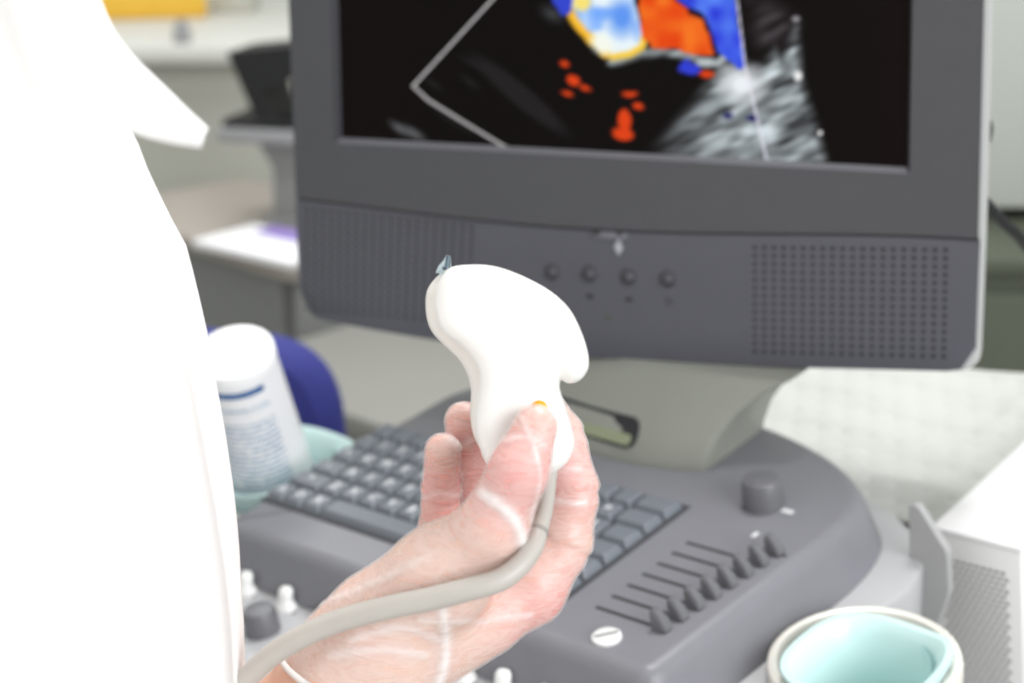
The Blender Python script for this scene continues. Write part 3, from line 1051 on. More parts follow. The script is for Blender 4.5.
def build_hand():
    E = eye
    W0, F1, F2 = E(358, 664, .652), E(303, 742, .668), E(215, 870, .690)

    def fn_factory(groove=True):
        def fn(X):
            S = X.shape[:3]
            big = np.full(S, 0.05, np.float32)

            def cap(a, b, ra, rb):
                return capsule(X, np.float32(a), np.float32(b), ra, rb)
            k = 0.010
            D, _ = cap(W0, F1, .0255, .0268)
            D = smin(D, cap(F1, F2, .0268, .033)[0], k)
            for m, r in ((E(462, 588, .668), .0135), (E(488, 597, .672), .0135), (E(508, 600, .667), .0125), (E(529, 588, .657), .0112)):
                D = smin(D, cap(W0, m, .0205, r)[0], 0.008)
            D = smin(D, cap(E(462, 588, .668), E(531, 590, .657), .0125, .0115)[0], 0.008)
            D = smin(D, cap(E(398, 650, .646), E(482, 618, .650), .0195, .0135)[0], 0.012)     # little-finger side of the palm
            D = smin(D, cap(E(385, 622, .641), E(442, 575, .628), .0215, .0180)[0], 0.012)     # ball of the thumb
            D = smin(D, cap(E(442, 575, .628), E(493, 528, .612), .0180, .0122)[0], 0.008)
            T, h = cap(E(493, 528, .612), E(519, 470, .6022), .0122, .0103)
            T2, h2 = cap(E(519, 470, .6022), E(536, 427, .6035), .0104, .0079)
            T = smin(T, T2, .004)
            D = smin(D, T, .006)
            FA = big
            chains = [
                ((463, 588, .673, .0118), (440.5, 531, .684, .0084), (441, 494, .674, .0075), (442.5, 451, .657, .0069)),
                ((492, 597, .680, .0120), (481, 516, .695, .0092), (472, 468, .684, .0086), (464, 421, .671, .0077)),
                ((512, 602, .675, .0118), (520, 520, .697, .0090), (515, 460, .692, .0084), (508, 420, .678, .0074)),
                ((531, 590, .657, .0122), (563, 545, .660, .0108), (573, 492, .659, .0099), (562, 438, .663, .0088), (545, 408, .669, .0078)),
            ]
            for ch in chains:
                F = None
                for (a, b) in zip(ch[:-1], ch[1:]):
                    d, _ = cap(E(*a[:3]), E(*b[:3]), a[3], b[3])
                    F = d if F is None else smin(F, d, .004)
                if groove:
                    for j in ch[1:-1]:
                        for dj, dep in ((0, .0017), (.0026, .0009)):
                            # creases across the joint
                            i = ch.index(j)
                            ax = E(*ch[i + 1][:3]) - E(*ch[i - 1][:3])
                            ax = ax / np.linalg.norm(ax)
                            q = (X - np.float32(E(*j[:3]))) @ np.float32(ax) + dj
                            near = np.linalg.norm(X - np.float32(E(*j[:3])), axis=-1) < 0.016
                            F = F + np.where(near, dep * np.exp(-(q / .0011) ** 2), 0)
                FA = smin(FA, F, .0012)
            D = smin(D, FA, .006)
            return D
        return fn
    lo = np.array([-0.145, 0.012, 0.575])
    hi = np.array([0.045, 0.235, 0.735])
    h = 0.0013
    V, org = grid_eval(lo, hi, h, fn_factory(True))
    v, f = surface_nets(V, org, h)
    v, f = biggest(v, f)
    v = relax(v, f, 4)
    axis = (F1 - W0) / np.linalg.norm(F1 - W0)
    axis = np.array((-0.37, 0.93, 0.04))
    axis /= np.linalg.norm(axis)
    cuff = E(340, 677, .656)
    # colour: fingers and creases rosier than the ball of the thumb
    tips = [E(442, 480, .67), E(466, 450, .675), E(470, 500, .685), E(560, 470, .66), E(515, 470, .60), E(545, 610, .657)]
    pink = np.max([np.exp(-(np.linalg.norm(v - t, axis=1) / .026) ** 2) for t in tips] + [np.full(len(v), .12)], axis=0)
    # head, neck above the collar (out of the photograph)
    hv, hf = head_mesh()
    sk = skin_material()
    for nm, vv, ff, pk in (('hand', eye_to(v, PERSON), f, pink), ('head', hv, hf, np.full(len(hv), .3))):
        me = np_mesh(nm, vv, ff)
        a = me.attributes.new('pink', 'FLOAT', 'POINT')
        a.data.foreach_set('value', pk.astype(np.float32))
        me.materials.append(sk)
        link(nm, me, person, False)
    # glove: thin clear film over the hand up to the cuff
    V2 = V - 0.0008
    gv, gf = biggest(*surface_nets(V2, org, h))
    gv = relax(gv, gf, 4)
    t = (gv - cuff) @ axis
    ang = 0.0022 * np.sin(gv[:, 0] * 180 + 1) + 0.0015 * np.sin(gv[:, 1] * 300)
    keep = t + ang < 0
    fm = keep[gf].all(1)
    gf = gf[fm]
    used = np.unique(gf)
    re = -np.ones(len(gv), int)
    re[used] = np.arange(len(used))
    gv, gf = gv[used], re[gf]
    # puckers of the film
    nrm = np.zeros_like(gv)
    fn_ = np.cross(gv[gf[:, 1]] - gv[gf[:, 0]], gv[gf[:, 3]] - gv[gf[:, 0]])
    for c in range(4):
        for d in range(3):
            nrm[:, d] += np.bincount(gf[:, c], weights=fn_[:, d], minlength=len(gv))
    nrm /= np.maximum(np.linalg.norm(nrm, axis=1, keepdims=True), 1e-12)
    px = 512 + FPX * gv[:, 0] / gv[:, 2]
    py = 341.5 + FPX * gv[:, 1] / gv[:, 2]
    # folds where the film doubles up: at the root of the thumb, over the wrist and along the palm
    folds = [([E(483, 494, .606), E(500, 505, .603), E(516, 522, .605), E(526, 550, .612)], .0022, 1.0),
             ([E(443, 610, .615), E(446, 640, .625), E(444, 668, .635), E(436, 690, .64)], .0020, .9),
             ([E(350, 640, .63), E(400, 628, .622), E(440, 640, .625)], .0016, .5),
             ([E(330, 655, .63), E(380, 650, .626), E(425, 655, .63)], .0016, .5),
             ([E(420, 620, .618), E(470, 622, .626), E(530, 615, .64)], .0012, .45),
             ([E(522, 417, .598), E(535, 450, .596), E(540, 480, .597), E(530, 520, .602)], .0009, .5),
             ([E(505, 440, .598), E(525, 437, .596), E(545, 446, .598)], .0009, .5),
             ([E(330, 600, .63), E(380, 580, .62), E(430, 555, .612)], .0014, .45),
             ([E(555, 500, .65), E(570, 504, .648), E(585, 503, .65)], .0012, .5),
             ([E(552, 470, .652), E(565, 471, .65), E(580, 468, .652)], .0012, .45),
             ([E(425, 497, .665), E(442, 493, .662), E(458, 496, .665)], .0010, .5),
             ([E(450, 440, .656), E(462, 446, .655), E(472, 440, .657)], .0014, .6)]
    wht = np.zeros(len(gv))
    for pts, wd, st in folds:
        C = np.array(catmull(pts, 26))
        d = np.min(np.linalg.norm(gv[:, None, :2] / gv[:, None, 2:] - (C[:, :2] / C[:, 2:])[None], axis=2), axis=1) * 0.62
        front = gv[:, 2] < np.mean(C[:, 2]) + 0.02
        wht = np.maximum(wht, st * np.exp(-(d / wd) ** 2) * front)
    gv = gv + nrm * (wht * 0.0007)[:, None]
    me = np_mesh('glove', eye_to(gv, PERSON), gf)
    a = me.attributes.new('fold', 'FLOAT', 'POINT')
    a.data.foreach_set('value', wht.astype(np.float32))
    me.materials.append(glove_material())
    gl = link('glove', me, person, False)
    gl['label'] = 'thin clear disposable glove'
    # rolled cuff
    N = np.cross(axis, (0, 0, 1.0))
    N /= np.linalg.norm(N)
    B = np.cross(axis, N)
    ring = []
    for tt in np.linspace(0, 2 * math.pi, 25):
        dirv = math.cos(tt) * N + math.sin(tt) * B
        r = 0.027 + 0.0004 * math.sin(3 * tt)
        ring.append(cuff - axis * (0.0016 + 0.0022 * math.sin(2 * tt + 1)) + dirv * r)
    ring = np.array(ring)
    C = eye_to(ring, PERSON)
    bm = tube_bm([tuple(p) for p in C], 0.0013, 8, 4)
    bm_obj('cuff', bm, mat('cuff', (240, 236, 232), 0.4, 0.03, Transmission_Weight=0.25), gl)


def skin_material():
    m = bpy.data.materials.new('skin')
    m.use_nodes = True
    nt = m.node_tree
    b = nt.nodes['Principled BSDF']
    at_ = nt.nodes.new('ShaderNodeAttribute')
    at_.attribute_name = 'pink'
    mx = nt.nodes.new('ShaderNodeMix')
    mx.data_type = 'RGBA'
    mx.inputs[6].default_value = (*lin((222, 180, 156)), 1)
    mx.inputs[7].default_value = (*lin((220, 114, 100)), 1)
    n = nt.nodes.new('ShaderNodeTexNoise')
    tc = nt.nodes.new('ShaderNodeTexCoord')
    n.inputs['Scale'].default_value = 90
    n.inputs['Detail'].default_value = 5
    nt.links.new(tc.outputs['Object'], n.inputs['Vector'])
    ma = nt.nodes.new('ShaderNodeMath')
    ma.operation = 'MULTIPLY_ADD'
    ma.inputs[1].default_value = 0.5
    ma.inputs[2].default_value = -0.25
    nt.links.new(n.outputs['Fac'], ma.inputs[0])
    ad = nt.nodes.new('ShaderNodeMath')
    ad.operation = 'ADD'
    ad.use_clamp = True
    nt.links.new(at_.outputs['Fac'], ad.inputs[0])
    nt.links.new(ma.outputs[0], ad.inputs[1])
    nt.links.new(ad.outputs[0], mx.inputs[0])
    nt.links.new(mx.outputs[2], b.inputs['Base Color'])
    b.inputs['Roughness'].default_value = 0.5
    b.inputs['Subsurface Weight'].default_value = 0.0
    b.inputs['Subsurface Radius'].default_value = (0.004, 0.0015, 0.0008)
    b.inputs['Subsurface Scale'].default_value = 1.0
    bp = nt.nodes.new('ShaderNodeBump')
    bp.inputs['Strength'].default_value = 0.2
    bp.inputs['Distance'].default_value = 0.001
    n2 = nt.nodes.new('ShaderNodeTexNoise')
    n2.inputs['Scale'].default_value = 350
    nt.links.new(tc.outputs['Object'], n2.inputs['Vector'])
    nt.links.new(n2.outputs['Fac'], bp.inputs['Height'])
    nt.links.new(bp.outputs['Normal'], b.inputs['Normal'])
    return m


def glove_material():
    m = bpy.data.materials.new('clear_glove')
    m.use_nodes = True
    nt = m.node_tree
    b = nt.nodes['Principled BSDF']
    b.inputs['Base Color'].default_value = (*lin((246, 242, 240)), 1)
    b.inputs['Roughness'].default_value = 0.22
    tc = nt.nodes.new('ShaderNodeTexCoord')
    # stretched wrinkles
    mp = nt.nodes.new('ShaderNodeMapping')
    mp.inputs['Scale'].default_value = (0.6, 1.0, 1.9)
    mp.inputs['Rotation'].default_value = (0.3, 0.5, 0.4)
    n = nt.nodes.new('ShaderNodeTexNoise')
    n.inputs['Scale'].default_value = 120
    n.inputs['Detail'].default_value = 4
    n.inputs['Distortion'].default_value = 0.8
    nt.links.new(tc.outputs['Object'], mp.inputs['Vector'])
    nt.links.new(mp.outputs['Vector'], n.inputs['Vector'])
    rp = nt.nodes.new('ShaderNodeValToRGB')
    rp.color_ramp.elements[0].position = 0.36
    rp.color_ramp.elements[0].color = (0.0, 0.0, 0.0, 1)
    rp.color_ramp.elements[1].position = 0.64
    rp.color_ramp.elements[1].color = (0, 0, 0, 1)
    e = rp.color_ramp.elements.new(0.5)
    e.color = (1, 1, 1, 1)
    nt.links.new(n.outputs['Fac'], rp.inputs['Fac'])
    at_ = nt.nodes.new('ShaderNodeAttribute')
    at_.attribute_name = 'fold'
    f1 = nt.nodes.new('ShaderNodeMath')
    f1.operation = 'MULTIPLY_ADD'
    nt.links.new(rp.outputs['Color'], f1.inputs[0])
    f1.inputs[1].default_value = 0.11
    f1.inputs[2].default_value = 0.28
    f2 = nt.nodes.new('ShaderNodeMath')
    f2.operation = 'MULTIPLY_ADD'
    f2.use_clamp = True
    nt.links.new(at_.outputs['Fac'], f2.inputs[0])
    f2.inputs[1].default_value = 0.5
    nt.links.new(f1.outputs[0], f2.inputs[2])
    bp = nt.nodes.new('ShaderNodeBump')
    bp.inputs['Strength'].default_value = 0.7
    bp.inputs['Distance'].default_value = 0.0015
    nt.links.new(n.outputs['Fac'], bp.inputs['Height'])
    nt.links.new(bp.outputs['Normal'], b.inputs['Normal'])
    tr = nt.nodes.new('ShaderNodeBsdfTransparent')
    mx = nt.nodes.new('ShaderNodeMixShader')
    nt.links.new(f2.outputs[0], mx.inputs[0])
    nt.links.new(tr.outputs[0], mx.inputs[1])
    nt.links.new(b.outputs[0], mx.inputs[2])
    nt.links.new(mx.outputs[0], nt.nodes['Material Output'].inputs['Surface'])
    return m


HEAD = np.array((0.045, 0.02, 1.665))     # in the person's own space, facing +x


def head_mesh():
    """head with brow, nose, lips, chin, ears and a neck, as one surface"""
    c = HEAD

    def fn(X):
        def el(cx, cy, cz, rx, ry, rz):
            q = (X - np.float32(c + (cx, cy, cz))) / np.float32((rx, ry, rz))
            l = np.linalg.norm(q, axis=-1)
            return (l - 1) * min(rx, ry, rz)

        def cp(a, b, ra, rb):
            return capsule(X, np.float32(c + np.array(a)), np.float32(c + np.array(b)), ra, rb)[0]
        D = el(-0.01, 0, 0.02, .098, .076, .098)
        D = smin(D, el(0.03, 0, -0.045, .062, .058, .075), .03)
        D = smin(D, el(0.066, 0, -0.098, .02, .024, .018), .02)
        D = smin(D, cp((-0.03, 0, -0.07), (-0.065, 0, -0.25), .056, .062), .03)
        D = smin(D, cp((0.088, 0, 0.012), (0.106, 0, -0.03), .008, .012), .012)
        D = smin(D, cp((0.084, -0.028, 0.022), (0.084, 0.028, 0.022), .012, .012), .012)
        D = smin(D, cp((0.086, -0.018, -0.066), (0.086, 0.018, -0.066), .006, .006), .006)
        for s in (-1, 1):
            D = np.maximum(D, -(el(0.094, s * 0.032, 0.003, .014, .015, .010)))
            D = smin(D, el(0.080, s * 0.032, 0.003, .013, .013, .011), .004)
            D = smin(D, el(-0.012, s * 0.078, -0.005, .022, .010, .034), .008)
        return D
    V, org = grid_eval(c + (-.15, -.11, -.26), c + (.14, .11, .14), .006, fn)
    v, f = surface_nets(V, org, .006)
    return relax(v, f, 2), f


def build_coat():
    # silhouette of the coat front, as (row, column) of the photograph
    rows = np.array([-250, -100, 0, 60, 138, 175, 240, 290, 325, 375, 430, 490, 540, 600, 683, 800, 1000])
    cols = np.array([-60, 10, 60, 92, 136, 150, 182, 197, 206, 215, 225, 234, 239, 242, 246, 250, 250])
    rings = []
    n = 72
    zs = np.concatenate([np.linspace(0.45, 1.0, 8), np.linspace(1.03, 1.40, 38)])
    Yc = 0.52
    MI = np.array(EYE_I)

    def project(P):
        q = P @ MI[:3, :3].T + MI[:3, 3]
        return 512 + FPX * q[:, 0] / q[:, 2], 341.5 + FPX * q[:, 1] / q[:, 2], q[:, 2]
    th = np.linspace(0, 2 * math.pi, n, endpoint=False)
    for z in zs:
        ry = np.interp(z, [0.45, 0.95, 1.15, 1.3, 1.40], [.25, .20, .185, .19, .17])
        rx = np.interp(z, [0.45, 0.95, 1.15, 1.3, 1.40], [.18, .145, .135, .13, .115])
        fold = 0.0035 * np.sin(9 * th + 6 * z) * np.clip(1.25 - z, 0.15, 1) + 0.002 * np.sin(17 * th - 9 * z)
        cx_, sy_ = np.cos(th), np.sin(th)
        sx = np.sign(cx_) * np.abs(cx_) ** 0.85 * (rx + fold)
        sy = np.sign(sy_) * np.abs(sy_) ** 0.85 * (ry + fold)
        xc = -0.23
        if z > 0.9:
            for _ in range(12):
                P = np.stack([xc + sx, Yc + sy, np.full(n, z)], 1)
                px, py, d = project(P)
                i = np.argmax(px)
                xc += (np.interp(py[i], rows, cols) - px[i]) * d[i] / FPX
        rings.append((z, xc, sx, sy))
    xlow = rings[8][1]
    R = []
    for z, xc, sx, sy in rings:
        if z <= 1.0:
            xc = xlow
        R.append([(xc + a - PERSON[0][3], Yc + b - PERSON[1][3], z) for a, b in zip(sx, sy)])
    # shoulders and neck opening
    z, xc, sx, sy = rings[-1]
    for zz, k, off in ((1.44, 0.88, -0.03), (1.47, 0.66, -0.04), (1.485, 0.48, -0.04), (1.50, 0.44, -0.04)):
        R.append([(xc + off + a * min(1, k + .1) - PERSON[0][3], Yc + b * k - PERSON[1][3], zz) for a, b in zip(sx, sy)])
    bm = rings_bm(R, False, False)
    me_o = bm_obj('lab_coat', bm, 'coat', person, angle=180)
    md = me_o.modifiers.new('thickness', 'SOLIDIFY')
    md.thickness = 0.003
    md.offset = -1
    # front placket: overlapping edge lying just proud of the coat front
    bm = bmesh.new()
    prev = None
    for (z, xc, sx, sy) in rings[6:-6]:
        if z <= 1.0:
            xc = xlow
        idx = [(-8 + i) % n for i in range(0, 9)]
        row = []
        for i in idx:
            nx, ny = sx[i] / max(1e-6, np.hypot(sx[i], sy[i])), sy[i] / max(1e-6, np.hypot(sx[i], sy[i]))
            row.append(bm.verts.new((xc + sx[i] + nx * 0.0008 - PERSON[0][3], Yc + sy[i] + ny * 0.0008 - PERSON[1][3], z)))
        if prev:
            for i in range(8):
                bm.faces.new((prev[i], prev[i + 1], row[i + 1], row[i]))
        prev = row
    pk = bm_obj('placket', bm, 'coat', me_o, angle=180)
    md = pk.modifiers.new('thickness', 'SOLIDIFY')
    md.thickness = 0.0016
    md.offset = 0
    # turned-down collar with a pointed tip standing off the chest
    top = [(60, -70), (80, -30), (95, 0), (108, 38), (135, 67), (165, 95), (188, 119), (205, 134)]
    low = [(10, -70), (14, -30), (24, 10), (45, 55), (75, 92), (108, 117), (150, 134), (203, 142)]
    bm = bmesh.new()
    cols_ = []
    for i, (a, b) in enumerate(zip(top, low)):
        col = []
        for t in np.linspace(0, 1, 7):
            px, py = a[0] * (1 - t) + b[0] * t, a[1] * (1 - t) + b[1] * t
            Z = 0.505 - 0.006 * math.sin(math.pi * t) - 0.02 * i / 7 - 0.04 * t * (1 - i / 7)
            col.append(bm.verts.new(at(px, py, Z) - Vector(PERSON.translation)))
        cols_.append(col)
    for a, b in zip(cols_[:-1], cols_[1:]):
        for i in range(6):
            bm.faces.new((a[i], a[i + 1], b[i + 1], b[i]))
    cl = bm_obj('collar', bm, 'coat', me_o, angle=180)
    sb = cl.modifiers.new('smooth', 'SUBSURF')
    sb.levels = sb.render_levels = 2
    md = cl.modifiers.new('thickness', 'SOLIDIFY')
    md.thickness = 0.0042
    md.offset = 0
    bv = cl.modifiers.new('edge', 'BEVEL')
    bv.width = 0.0015
    bv.segments = 3
    # sleeves
    off = Vector(PERSON.translation)
    wrist = EYE @ Vector(eye(255, 815, .682))
    pts = [(-0.32, 0.64, 1.39), (-0.325, 0.715, 1.35), (-0.31, 0.765, 1.22), (-0.29, 0.785, 1.06), (-0.26, 0.785, 0.965), (-0.215, 0.755, 0.95), tuple(wrist)]
    bm = tube_bm([tuple(Vector(p) - off) for p in pts], [.075, .072, .062, .056, .052, .050, .048], 24, 6, caps=False)
    s = bm_obj('sleeve', bm, 'coat', me_o, angle=180)
    pts = [(-0.235, 0.38, 1.40), (-0.235, 0.305, 1.36), (-0.25, 0.27, 1.22), (-0.26, 0.265, 1.08), (-0.23, 0.27, 0.98), (-0.17, 0.29, 0.90), (-0.15, 0.33, 0.86)]
    bm = tube_bm([tuple(Vector(p) - off) for p in pts], [.075, .072, .062, .056, .054, .052, .045], 24, 6)
    bm_obj('sleeve', bm, 'coat', me_o, angle=180)
    # trousers and shoes below the hem
    for s_ in (-1, 1):
        bm = tube_bm([(0, s_ * 0.09 + .02, 0.9), (0, s_ * 0.09 + .02, 0.5), (-0.005, s_ * 0.09 + .02, 0.07)], [.085, .068, .055], 20, 6)
        bm_obj('trouser_leg', bm, 'trouser', person)
        y = s_ * 0.09 + .02
        rr = []
        for x, w, h in ((-0.085, .018, .05), (-0.07, .034, .075), (-0.02, .038, .085), (0.05, .040, .065), (0.11, .044, .05), (0.15, .036, .04), (0.168, .016, .028)):
            rr.append([(x, y + w * math.cos(a), max(0.0, h / 2 + h / 2 * math.sin(a))) for a in np.linspace(0, 2 * math.pi, 16, endpoint=False)])
        bm_obj('shoe', rings_bm(rr), 'shoe', person)
    # short hair and eyes
    c = HEAD

    def fn(X):
        q = (X - np.float32(c + (-0.018, 0, 0.03))) / np.float32((.106, .087, .104))
        d = (np.linalg.norm(q, axis=-1) - 1) * .08
        r = X - np.float32(c)
        cut = 0.55 * r[..., 0] - r[..., 2] * 0.55 - 0.012
        return np.maximum(d, np.maximum(cut, -r[..., 2] - 0.07))
    V, org = grid_eval(c + (-.15, -.11, -.12), c + (.14, .11, .15), .006, fn)
    v, f = surface_nets(V, org, .006)
    me = np_mesh('hair', relax(v, f, 2), f)
    setmat(me, 'hair')
    link('hair', me, person, False)
    for s_ in (-1, 1):
        bm = bmesh.new()
        bmesh.ops.create_uvsphere(bm, u_segments=16, v_segments=10, radius=0.0125)
        for fc in bm.faces:
            cc = fc.calc_center_median()
            fc.material_index = 1 if cc.x > 0.0108 else 0
        bmesh.ops.translate(bm, verts=bm.verts, vec=tuple(c + (0.0835, s_ * 0.032, 0.003)))
        bm_obj('eye', bm, ['eye_white', 'hair'], person)


build_hand()
build_coat()


# ================================================================== CUPS, CANISTER, BOX, TOWEL
def deck_at(x, y, z):
    return DECK @ Matrix.Translation((x, y, z))


def build_cup(x, y, z, label, k_=1.0):
    r = root('cup', label, 'cup', deck_at(x, y, z), 'turquoise cups in the cart holders')
    n = 64
    rings = []
    prof = [(0.027, -0.100), (0.030, -0.098), (0.0390, -0.03), (0.0425, -0.006), (0.0475, 0.003), (0.0500, 0.007), (0.0500, 0.010), (0.0455, 0.0098), (0.0402, 0.004), (0.0365, -0.03), (0.028, -0.094)]
    for rad, zz in prof:
        rad *= k_
        ring = []
        for i in range(n):
            a = 2 * math.pi * i / n
            # slightly squared plan with a pouring lip
            k = 1 + 0.045 * math.cos(4 * (a - 0.75))
            lip = math.exp(-((math.atan2(math.sin(a - 0.75), math.cos(a - 0.75))) / 0.28) ** 2)
            k += 0.06 * lip * max(0, (zz + 0.03) / 0.04)
            ring.append((rad * k * math.cos(a), rad * k * math.sin(a), zz + (0.002 * lip if zz > 0 else 0)))
        rings.append(ring)
    bm_obj('cup_body', rings_bm(rings), 'cup_teal', r)
    # soft facet inside the lip
    rr = []
    for t in np.linspace(0, 1, 6):
        row = []
        for a in np.linspace(-0.33, 0.33, 7) * (1 - 0.75 * t):
            rad = k_ * (0.0392 * 1.045 - 0.0008 - 0.004 * t)
            row.append((rad * math.cos(a + 0.75), rad * math.sin(a + 0.75), 0.006 - 0.034 * t))
        rr.append(row)
    bm = rings_bm(rr, False, False, closed=False)
    bm_obj('lip_facet', bm, 'cup_teal', r)
    return r


build_cup(0.4485, 0.0510, -0.025, 'empty turquoise cup in the cream holder at the bottom right', 0.89)
build_cup(-0.070, 0.064, -0.024, 'turquoise cup on the far side of the console holding the white canister', 1.16)


def build_canister():
    M = deck_at(-0.086, 0.075, -0.091) @ Matrix.Rotation(math.radians(19), 4, Vector((0.70, 0.71, 0)))
    r = root('canister', 'white plastic canister with blue stripe and small print standing in a cup', 'canister', M)
    H = 0.197
    m = bpy.data.materials.new('canister_label')
    m.use_nodes = True
    nt = m.node_tree
    b = nt.nodes['Principled BSDF']
    b.inputs['Roughness'].default_value = 0.4
    tc = nt.nodes.new('ShaderNodeTexCoord')
    sp = nt.nodes.new('ShaderNodeSeparateXYZ')
    nt.links.new(tc.outputs['Object'], sp.inputs[0])

    def math_(op, a, b_=None, c=None):
        q = nt.nodes.new('ShaderNodeMath')
        q.operation = op
        for i, v in enumerate((a, b_, c)):
            if v is None:
                continue
            if isinstance(v, (int, float)):
                q.inputs[i].default_value = v
            else:
                nt.links.new(v, q.inputs[i])
        return q.outputs[0]
    z = sp.outputs['Z']
    ang = math_('ARCTAN2', sp.outputs['Y'], sp.outputs['X'])
    # fine print: rows in z broken up along the circumference
    row = math_('GREATER_THAN', math_('FRACT', math_('MULTIPLY', z, 210)), 0.5)
    n = nt.nodes.new('ShaderNodeTexNoise')
    n.inputs['Scale'].default_value = 420
    nt.links.new(tc.outputs['Object'], n.inputs['Vector'])
    brk = math_('GREATER_THAN', n.outputs['Fac'], 0.44)
    zone = math_('MULTIPLY', math_('LESS_THAN', z, 0.152), math_('GREATER_THAN', z, 0.055))
    zone2 = math_('COMPARE', z, 0.165, 0.0035)
    zone = math_('MAXIMUM', zone, zone2)
    arc = math_('LESS_THAN', math_('ABSOLUTE', math_('ADD', ang, 1.15)), 1.1)
    pr = math_('MULTIPLY', math_('MULTIPLY', math_('MULTIPLY', row, brk), zone), arc)
    mx = nt.nodes.new('ShaderNodeMix')
    mx.data_type = 'RGBA'
    mx.inputs[6].default_value = (*lin((240, 241, 242)), 1)
    mx.inputs[7].default_value = (*lin((150, 172, 196)), 1)
    nt.links.new(pr, mx.inputs[0])
    nt.links.new(mx.outputs[2], b.inputs['Base Color'])
    bm_obj('tub', lathe_bm([(0.031, 0.0), (0.0335, 0.003), (0.0345, 0.05), (0.0325, 0.11), (0.0295, 0.180), (0.0292, 0.187)], 48), m, r)
    bm_obj('lid', lathe_bm([(0.0293, 0.187), (0.0298, 0.1875), (0.0296, 0.195), (0.0288, H - 0.0006), (0.027, H)], 48), 'canister_cap', r)
    # raised blue stripe, part of the way round
    bm = bmesh.new()
    a0, a1 = -2.35, -0.12
    prev = None
    for a in np.linspace(a0, a1, 24):
        row_ = [bm.verts.new((rad * math.cos(a), rad * math.sin(a), zz)) for rad, zz in ((0.0300, 0.1775), (0.0304, 0.1777), (0.0301, 0.1822), (0.0297, 0.1825))]
        if prev:
            for i in range(3):
                bm.faces.new((prev[i], prev[i + 1], row_[i + 1], row_[i]))
        prev = row_
    bm_obj('stripe', bm, mat('stripe', (40, 92, 148), 0.4, 0.03), r)


build_canister()


def build_vent_box():
    M = DECK @ Matrix.Translation((0.399, 0.220, -0.030))
    r = root('equipment_box', 'white vented equipment box beside the console at the right edge', 'box', M)
    W, D, H = 0.060, 0.22, 0.24
    bm_obj('case', box_bm(0, W, 0, D, -H, -0.0035, 0.0022), 'box_white', r)
    bm_obj('top_cover', box_bm(-0.0006, W + 0.0006, -0.0006, D, -0.0045, 0.0, 0.0012), 'box_top', r)
    bm_obj('mount', box_bm(-0.022, 0.001, 0.05, 0.15, -0.056, -0.034, 0.002), 'stand_side', r)
    bm = bmesh.new()
    pitch = 0.0044
    j = 0
    z = -0.022
    while z > -0.15:
        i = 0
        x = 0.0065 + (0.0022 if j % 2 else 0)
        while x < W - 0.0095:
            box_bm(x, x + 0.0030, -0.0004, 0.0006, z - 0.0011, z + 0.0011, bm=bm)
            x += pitch
        z -= 0.0043
        j += 1
    g = bm_obj('vent_holes', bm, mat('vent', (150, 148, 148), 0.7, 0.04), r, False)
    g['kind'] = 'stuff'


build_vent_box()


def build_towel():
    r = deck_at(0, 0, -0.058)
    n, m_ = 150, 90
    bm = bmesh.new()
    G = []
    for i in range(n):
        row = []
        u = i / (n - 1)
        for j in range(m_):
            v = j / (m_ - 1)
            x = -0.03 + 0.425 * u
            y = 0.252 + 0.235 * v + 0.012 * u * v
            z = 0.003 + 0.0022 * math.sin(18 * u + 4 * v) * v + 0.0012 * math.sin(31 * v + 9 * u)
            # right-hand folds of the cloth and rolled edge
            e = max(0.0, (u - 0.86) / 0.14)
            z += 0.006 * math.sin(e * math.pi * 2.0) * (0.3 + 0.7 * v) * e ** 0.5 - 0.02 * max(0, u - 0.965) / 0.035 * 0.6
            dx, dy = (x / 0.022 + 0.5 * (int(y / 0.019) % 2)) % 1 - 0.5, (y / 0.019) % 1 - 0.5
            z -= 0.0022 * math.exp(-(dx * dx + dy * dy) / 0.035)
            row.append(bm.verts.new((x, y, z + 0.002)))
        G.append(row)
    for a, b in zip(G[:-1], G[1:]):
        for j in range(m_ - 1):
            bm.faces.new((a[j], b[j], b[j + 1], a[j + 1]))
    o = bm_obj('towel', bm, 'sheet', None, angle=180)
    o.matrix_world = r
    md = o.modifiers.new('thickness', 'SOLIDIFY')
    md.thickness = 0.003
    tag(o, 'white dimpled paper towel spread behind the console at the right', 'towel')


build_towel()


# ================================================================== BACKGROUND
YAW = -0.72


def place(px, py, z, yaw=YAW):
    p = on_z(px, py, z)
    return Matrix.Translation((p.x, p.y, 0)) @ Matrix.Rotation(yaw, 4, 'Z')


